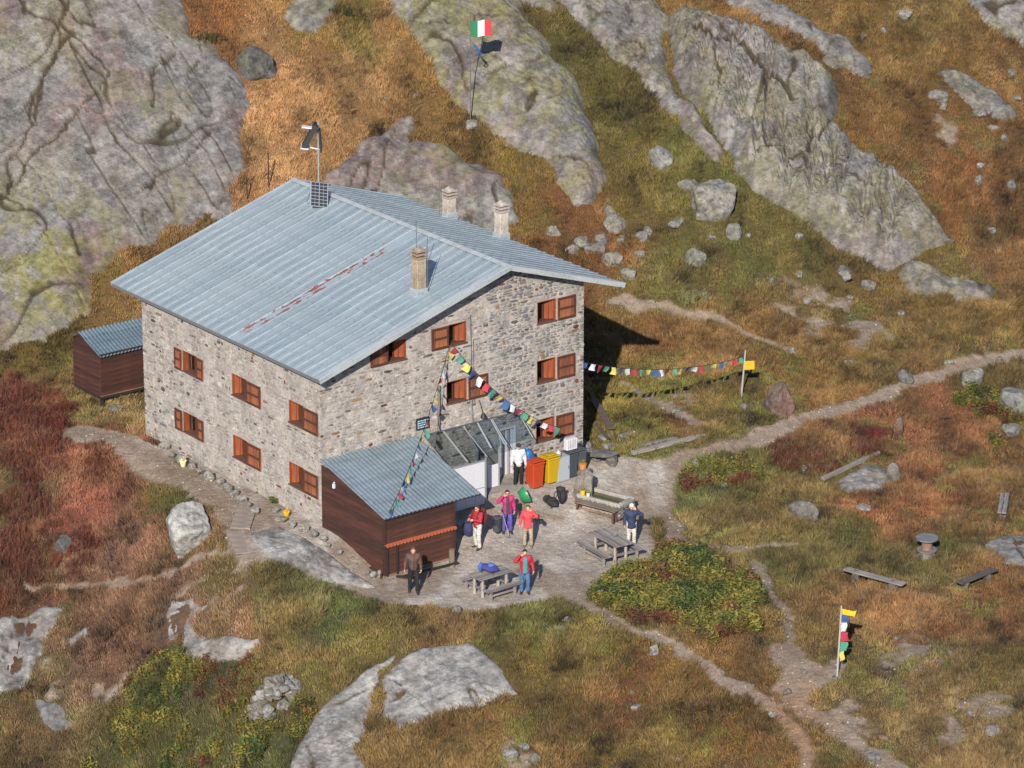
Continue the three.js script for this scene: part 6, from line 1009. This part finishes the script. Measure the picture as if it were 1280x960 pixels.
function handGeo(wrist, dir, palm, side, curl) { // four unequal bent fingers and a thumb leaving the side of the palm
  dir = norm(dir); let s = norm(cross(palm, dir)); const p = norm(cross(dir, s)); s = s.map((v) => v * side);
  const at = (a, b, c) => addv(addv(addv(wrist, dir, a), s, b), p, c), F = [capsule(at(0, 0, 0), at(0.03, 0, 0), 0.025, 0.027), capsule(at(0.035, 0.022, 0), at(0.085, 0.026, 0.004), 0.016, 0.014), capsule(at(0.035, 0, 0), at(0.09, 0, 0.004), 0.017, 0.014), capsule(at(0.035, -0.022, 0), at(0.08, -0.026, 0.004), 0.016, 0.013)];
  const body = blend(F, 0.02), fing = [];
  [[0.03, 0.075, 0.085], [0.01, 0.085, 0.09], [-0.012, 0.078, 0.086], [-0.033, 0.06, 0.076]].forEach(([o, len, b]) => { const k1 = at(b, o, 0.004), k2 = at(b + len * 0.5 * Math.cos(curl), o * 1.15, 0.004 + len * 0.5 * Math.sin(curl)), k3 = at(b + len * 0.5 * Math.cos(curl) + len * 0.5 * Math.cos(curl * 2.2), o * 1.2, 0.004 + len * 0.5 * (Math.sin(curl) + Math.sin(curl * 2.2))); fing.push(capsule(k1, k2, 0.0098, 0.009), capsule(k2, k3, 0.009, 0.008)); });
  const t1 = at(0.03, 0.03, 0.008), t2 = at(0.06, 0.058, 0.02), t3 = at(0.088, 0.064, 0.026); fing.push(capsule(t1, t2, 0.013, 0.011), capsule(t2, t3, 0.011, 0.009));
  const f = (x, y, z) => { let m = body(x, y, z); for (const q of fing) m = Math.min(m, q(x, y, z)); return m; }, c = at(0.08, 0, 0.01), r = 0.14;
  return netMesh(f, c.map((v) => v - r), c.map((v) => v + r), 0.0065);
}
const SKIN = std('#b98a70', { roughness: 0.6 });
const ARMS = {
  down: (s) => [[s * 0.245, 1.14, -0.02], [s * 0.27, 0.9, 0.06], [0, -1, 0.15], [-s, 0, 0.2], 0.5],
  loose: (s) => [[s * 0.27, 1.15, -0.04], [s * 0.31, 0.92, 0.08], [s * 0.1, -1, 0.3], [-s, 0, 0.2], 0.5],
  brow: (s) => [[s * 0.35, 1.33, 0.2], [s * 0.17, 1.565, 0.22], [-s, 0.28, -0.15], [0, -1, -0.3], 0.12],
  face: (s) => [[s * 0.36, 1.32, 0.2], [s * 0.14, 1.53, 0.2], [-s * 0.6, 0.75, -0.1], [0, -0.3, -1], 0.5],
  front: (s) => [[s * 0.24, 1.17, 0.1], [s * 0.1, 1.25, 0.33], [-s * 0.3, 0.3, 1], [-s * 0.6, -0.6, 0], 0.9],
  pole: (s) => [[s * 0.27, 1.15, 0.02], [s * 0.26, 1.02, 0.27], [0, 0.1, 1], [-s, 0, 0], 1.1],
};
function person(label, px, turn, o) {
  const [x, z] = px, P = thing('person', label, 'person', [x, groundY(x, z) - 0.005, z], turn); P.scale.setScalar(o.size || 1);
  const st = o.stride || 0, sp = o.spread ?? 0.1, hip = (s) => [s * 0.09, 0.92, 0], knee = (s) => [s * (0.02 + sp), 0.5, 0.03 + s * st * 0.5], ank = (s) => [s * (0.03 + sp), 0.085, -0.02 + s * st], toe = (s) => [s * (0.055 + sp), 0.035, 0.15 + s * st];
  const sh = (s) => [s * 0.18, 1.41, -0.01], A = { '-1': ARMS[o.left](-1), 1: ARMS[o.right](1) }, hd = [0, 1.595, 0.02];
  // skin: body, head with a face, hands
  const core = [capsule([0, 1.0, 0], [0, 1.28, 0], 0.12, 0.125), capsule([-0.1, 1.34, 0], [0.1, 1.34, 0], 0.1, 0.1), capsule([0, 1.36, -0.01], [0, 1.52, 0.01], 0.06, 0.052), capsule([-0.06, 0.94, 0], [0.06, 0.94, 0], 0.11, 0.11)];
  for (const s of [-1, 1]) core.push(capsule(hip(s), knee(s), 0.078, 0.055), capsule(knee(s), ank(s), 0.053, 0.036), capsule(ank(s), toe(s), 0.036, 0.028), capsule(sh(s), A[s][0], 0.05, 0.04), capsule(A[s][0], A[s][1], 0.038, 0.026));
  const geos = [netMesh(blend(core, 0.03), [-0.6, -0.02, -0.3], [0.6, 1.6, 0.5], 0.022)];
  const head = blend([ellip(hd, [0.076, 0.112, 0.094]), ellip(addv(hd, [0, -0.045, 0.018]), [0.06, 0.075, 0.075]), capsule(addv(hd, [0, 0.01, 0.088]), addv(hd, [0, -0.028, 0.112]), 0.01, 0.014), capsule(addv(hd, [-0.022, -0.062, 0.085]), addv(hd, [0.022, -0.062, 0.085]), 0.009, 0.009), ellip(addv(hd, [-0.08, -0.01, -0.005]), [0.014, 0.03, 0.02]), ellip(addv(hd, [0.08, -0.01, -0.005]), [0.014, 0.03, 0.02])], 0.012);
  const eyes = [ellip(addv(hd, [-0.03, 0.002, 0.1]), [0.017, 0.01, 0.014]), ellip(addv(hd, [0.03, 0.002, 0.1]), [0.017, 0.01, 0.014])];
  geos.push(netMesh((a, b, c) => { let d = head(a, b, c); for (const e of eyes) d = Math.max(d, -e(a, b, c)); return d; }, addv(hd, [-0.12, -0.14, -0.12]), addv(hd, [0.12, 0.14, 0.15]), 0.007));
  for (const s of [-1, 1]) geos.push(handGeo(A[s][1], A[s][2], A[s][3], -s, A[s][4]));
  part(P, 'body', geos, SKIN);
  // clothes
  const legs = []; for (const s of [-1, 1]) legs.push(capsule(hip(s), knee(s), 0.105, 0.078), capsule(knee(s), ank(s), 0.076, 0.068)); legs.push(capsule([-0.06, 0.95, 0], [0.06, 0.95, 0], 0.135, 0.135));
  const wr = (a, b, c, q) => 0.008 * Math.sin(b * 42 + a * 21 + q) * Math.sin(c * 33 + b * 17);
  const lf = blend(legs, 0.025); part(P, 'trousers', netMesh((a, b, c) => Math.max(lf(a, b, c) + wr(a, b, c, 1), b - 1.02, 0.07 - b), [-0.4, 0.0, -0.3], [0.4, 1.06, 0.35], 0.019), std(o.trousers, { roughness: 0.9, map: T.soil }));
  const up = [capsule([0, 0.95, 0], [0, 1.25, 0], 0.165, 0.165), capsule([-0.11, 1.33, -0.01], [0.11, 1.33, -0.01], 0.135, 0.135)]; if (o.coat) up.push(capsule([0, 0.84, 0], [0, 1.0, 0], 0.185, 0.17));
  for (const s of [-1, 1]) up.push(capsule(sh(s), A[s][0], 0.085, 0.07), capsule(A[s][0], addv(A[s][0], addv(A[s][1], A[s][0], -1), 0.93), 0.068, 0.05)); up.push(capsule([0, 1.4, -0.02], [0, 1.47, -0.01], 0.085, 0.078));
  const hem = o.hem ?? 0.84, uf = blend(up, 0.035); const jk = part(P, o.top || 'jacket', netMesh((a, b, c) => Math.max(uf(a, b, c) + wr(a, b, c, 3), hem - b, b > 1.3 && Math.abs(a) < 0.1 ? b - 1.51 : -1), [-0.62, hem - 0.06, -0.34], [0.62, 1.75, 0.5], 0.019), std(o.jacket, { roughness: 0.75 }));
  if (o.shirt) part(P, 'shirt', netMesh((a, b, c) => Math.max(uf(a, b, c) - 0.012, Math.abs(a - 0.01) - (o.open ?? 0.06) - (1.45 - b) * 0.03, -c + 0.03, b - 1.45, hem + 0.03 - b), [-0.2, hem - 0.02, -0.05], [0.2, 1.52, 0.3], 0.016), std(o.shirt));
  const sole = []; for (const s of [-1, 1]) sole.push(capsule(addv(ank(s), [0, -0.025, -0.03]), toe(s), 0.052, 0.045), capsule(ank(s), addv(ank(s), [0, 0.06, 0]), 0.052, 0.055)); const sf = blend(sole, 0.02); part(P, 'boots', netMesh((a, b, c) => Math.max(sf(a, b, c), -b), [-0.4, -0.03, -0.3], [0.4, 0.24, 0.42], 0.015), std(o.boots || '#2a2522'));
  const hf = ellip(addv(hd, [0, 0.012, -0.012]), [0.088, 0.118, 0.104]), hair = netMesh((a, b, c) => Math.max(hf(a, b, c), (c - hd[2]) * 1.0 - (b - hd[1]) * 0.9 - 0.012, hd[1] - (o.long ? 0.11 : 0.07) - b), addv(hd, [-0.13, -0.14, -0.15]), addv(hd, [0.13, 0.15, 0.14]), 0.011); part(P, 'hair', hair, std(o.hair || '#3a2a20'));
  if (o.cap) part(P, 'cap', [netMesh((a, b, c) => Math.max(ellip(addv(hd, [0, 0.03, -0.005]), [0.098, 0.11, 0.112])(a, b, c), hd[1] + 0.035 - b), addv(hd, [-0.13, 0, -0.15]), addv(hd, [0.13, 0.18, 0.15]), 0.012), clean(xf(new THREE.CylinderGeometry(0.09, 0.09, 0.012, 16), 0, hd[1] + 0.045, 0.1))], std(o.cap));
  if (o.glasses) part(P, 'sunglasses', [box(0.055, 0.032, 0.012, -0.032, hd[1] + 0.004, 0.118), box(0.055, 0.032, 0.012, 0.032, hd[1] + 0.004, 0.118), box(0.16, 0.008, 0.01, 0, hd[1] + 0.014, 0.11)], M.black);
  if (o.hood) part(P, 'hood', netMesh(blend([capsule([-0.07, 1.45, -0.06], [0.07, 1.45, -0.06], 0.06, 0.06), capsule([-0.08, 1.43, -0.02], [-0.03, 1.4, 0.1], 0.04, 0.03), capsule([0.08, 1.43, -0.02], [0.03, 1.4, 0.1], 0.04, 0.03), capsule([0, 1.38, -0.14], [0, 1.46, -0.1], 0.07, 0.06)], 0.03), [-0.25, 1.2, -0.3], [0.25, 1.6, 0.25], 0.018), jk.material);
  return P;
}
const backPack = (label, p, c, dy = 0) => { const o = thing('worn_backpack', label, 'backpack', p.position.toArray(), p.rotation.y); part(o, 'body', xf(boulderGeo(21, 0.19, 0.32, 0.14, { detail: 5, planes: 8 }), 0, 1.17 + dy, -0.28), std(c)); part(o, 'lid', xf(boulderGeo(23, 0.18, 0.09, 0.14, { detail: 4 }), 0, 1.45 + dy, -0.28), std(c)); for (const s of [-1, 1]) part(o, 'strap', new THREE.TubeGeometry(new THREE.CatmullRomCurve3([[s * 0.1, 1.42, -0.2], [s * 0.12, 1.51, -0.02], [s * 0.12, 1.4, 0.15], [s * 0.15, 1.15, 0.175], [s * 0.2, 1.02, -0.05], [s * 0.1, 1.0, -0.22]].map((v) => new THREE.Vector3(...v))), 20, 0.018, 6), M.black); return o; };
person('person in a brown hooded top and black trousers walking past the shed', [3.501,4.369], 0.05, { left: 'loose', right: 'down', jacket: '#4f3730', shirt: '#3a2823', open: 0.008, trousers: '#1c1e22', stride: 0.12, hood: 1, hair: '#5a4030', size: 1.03, top: 'hooded_top', hem: 0.88 });
const redP = person('person in a red jacket and white trousers wearing a rucksack', [5.788,0.42], -0.75, { left: 'front', right: 'front', jacket: '#94202a', trousers: '#c9c7c2', stride: 0.05, glasses: 1, hair: '#4a3020', boots: '#3a3634', size: 1.0 });
backPack('dark red rucksack worn by the person in white trousers', redP, '#4a1a1e');
person('person in a magenta jacket and violet trousers shading their eyes', [6.887,-.945], 0.1, { left: 'brow', right: 'down', jacket: '#a02458', shirt: '#3a3240', trousers: '#5a52a4', glasses: 1, hair: '#2a201c', size: 1.0, coat: 1, hem: 0.8 });
person('person in a coral red jacket and beige trousers with one arm raised', [7.664,-.04], -0.1, { left: 'loose', right: 'brow', jacket: '#b83c42', trousers: '#a89b88', hair: '#5a3a28', boots: '#6a5a4c', size: 0.98, coat: 1, hem: 0.8 });
person('person in an open red jacket, turquoise shirt and jeans beside the table', [7.531,4.369], 0.05, { left: 'brow', right: 'loose', jacket: '#9c1f29', shirt: '#2c7f86', trousers: '#4a6f9c', hair: '#1a1614', coat: 1, hem: 0.82, spread: 0.09, size: 1.0 });
person('person in a navy jacket and white trousers holding a hand to the face', [11.517,-.171], 0.1, { left: 'down', right: 'face', jacket: '#1f2c48', trousers: '#cfc9bf', hair: '#a8a098', cap: '#c9b8a8', coat: 1, hem: 0.76, spread: 0.08, size: 1.0 });
person('person in a white shirt, black trousers and dark cap by the bins', [7.312,-4.317], 0.15, { left: 'down', right: 'down', jacket: '#b4b7bb', trousers: '#1a1b1e', hair: '#2a2420', cap: '#2a2a30', hem: 0.74, top: 'white_shirt', size: 1.02, spread: 0.09 });
{
  const [x, z] = [6.887,-.945], w = thing('trekking_pole', 'grey trekking pole leaning beside the magenta jacket', 'trekking pole', [x - 0.12, groundY(x, z + 0.45), z + 0.35], 0); part(w, 'shaft', bar([0.22, 0, 0.1], [-0.06, 1.0, -0.05], 0.013), M.alu); part(w, 'grip', bar([-0.06, 1.0, -0.05], [-0.09, 1.12, -0.07], 0.022), M.black); part(w, 'basket', cyl(0.035, 0.035, 0.012, 0.2, 0.07, 0.09), M.black);
}

renderer.render(scene, camera);
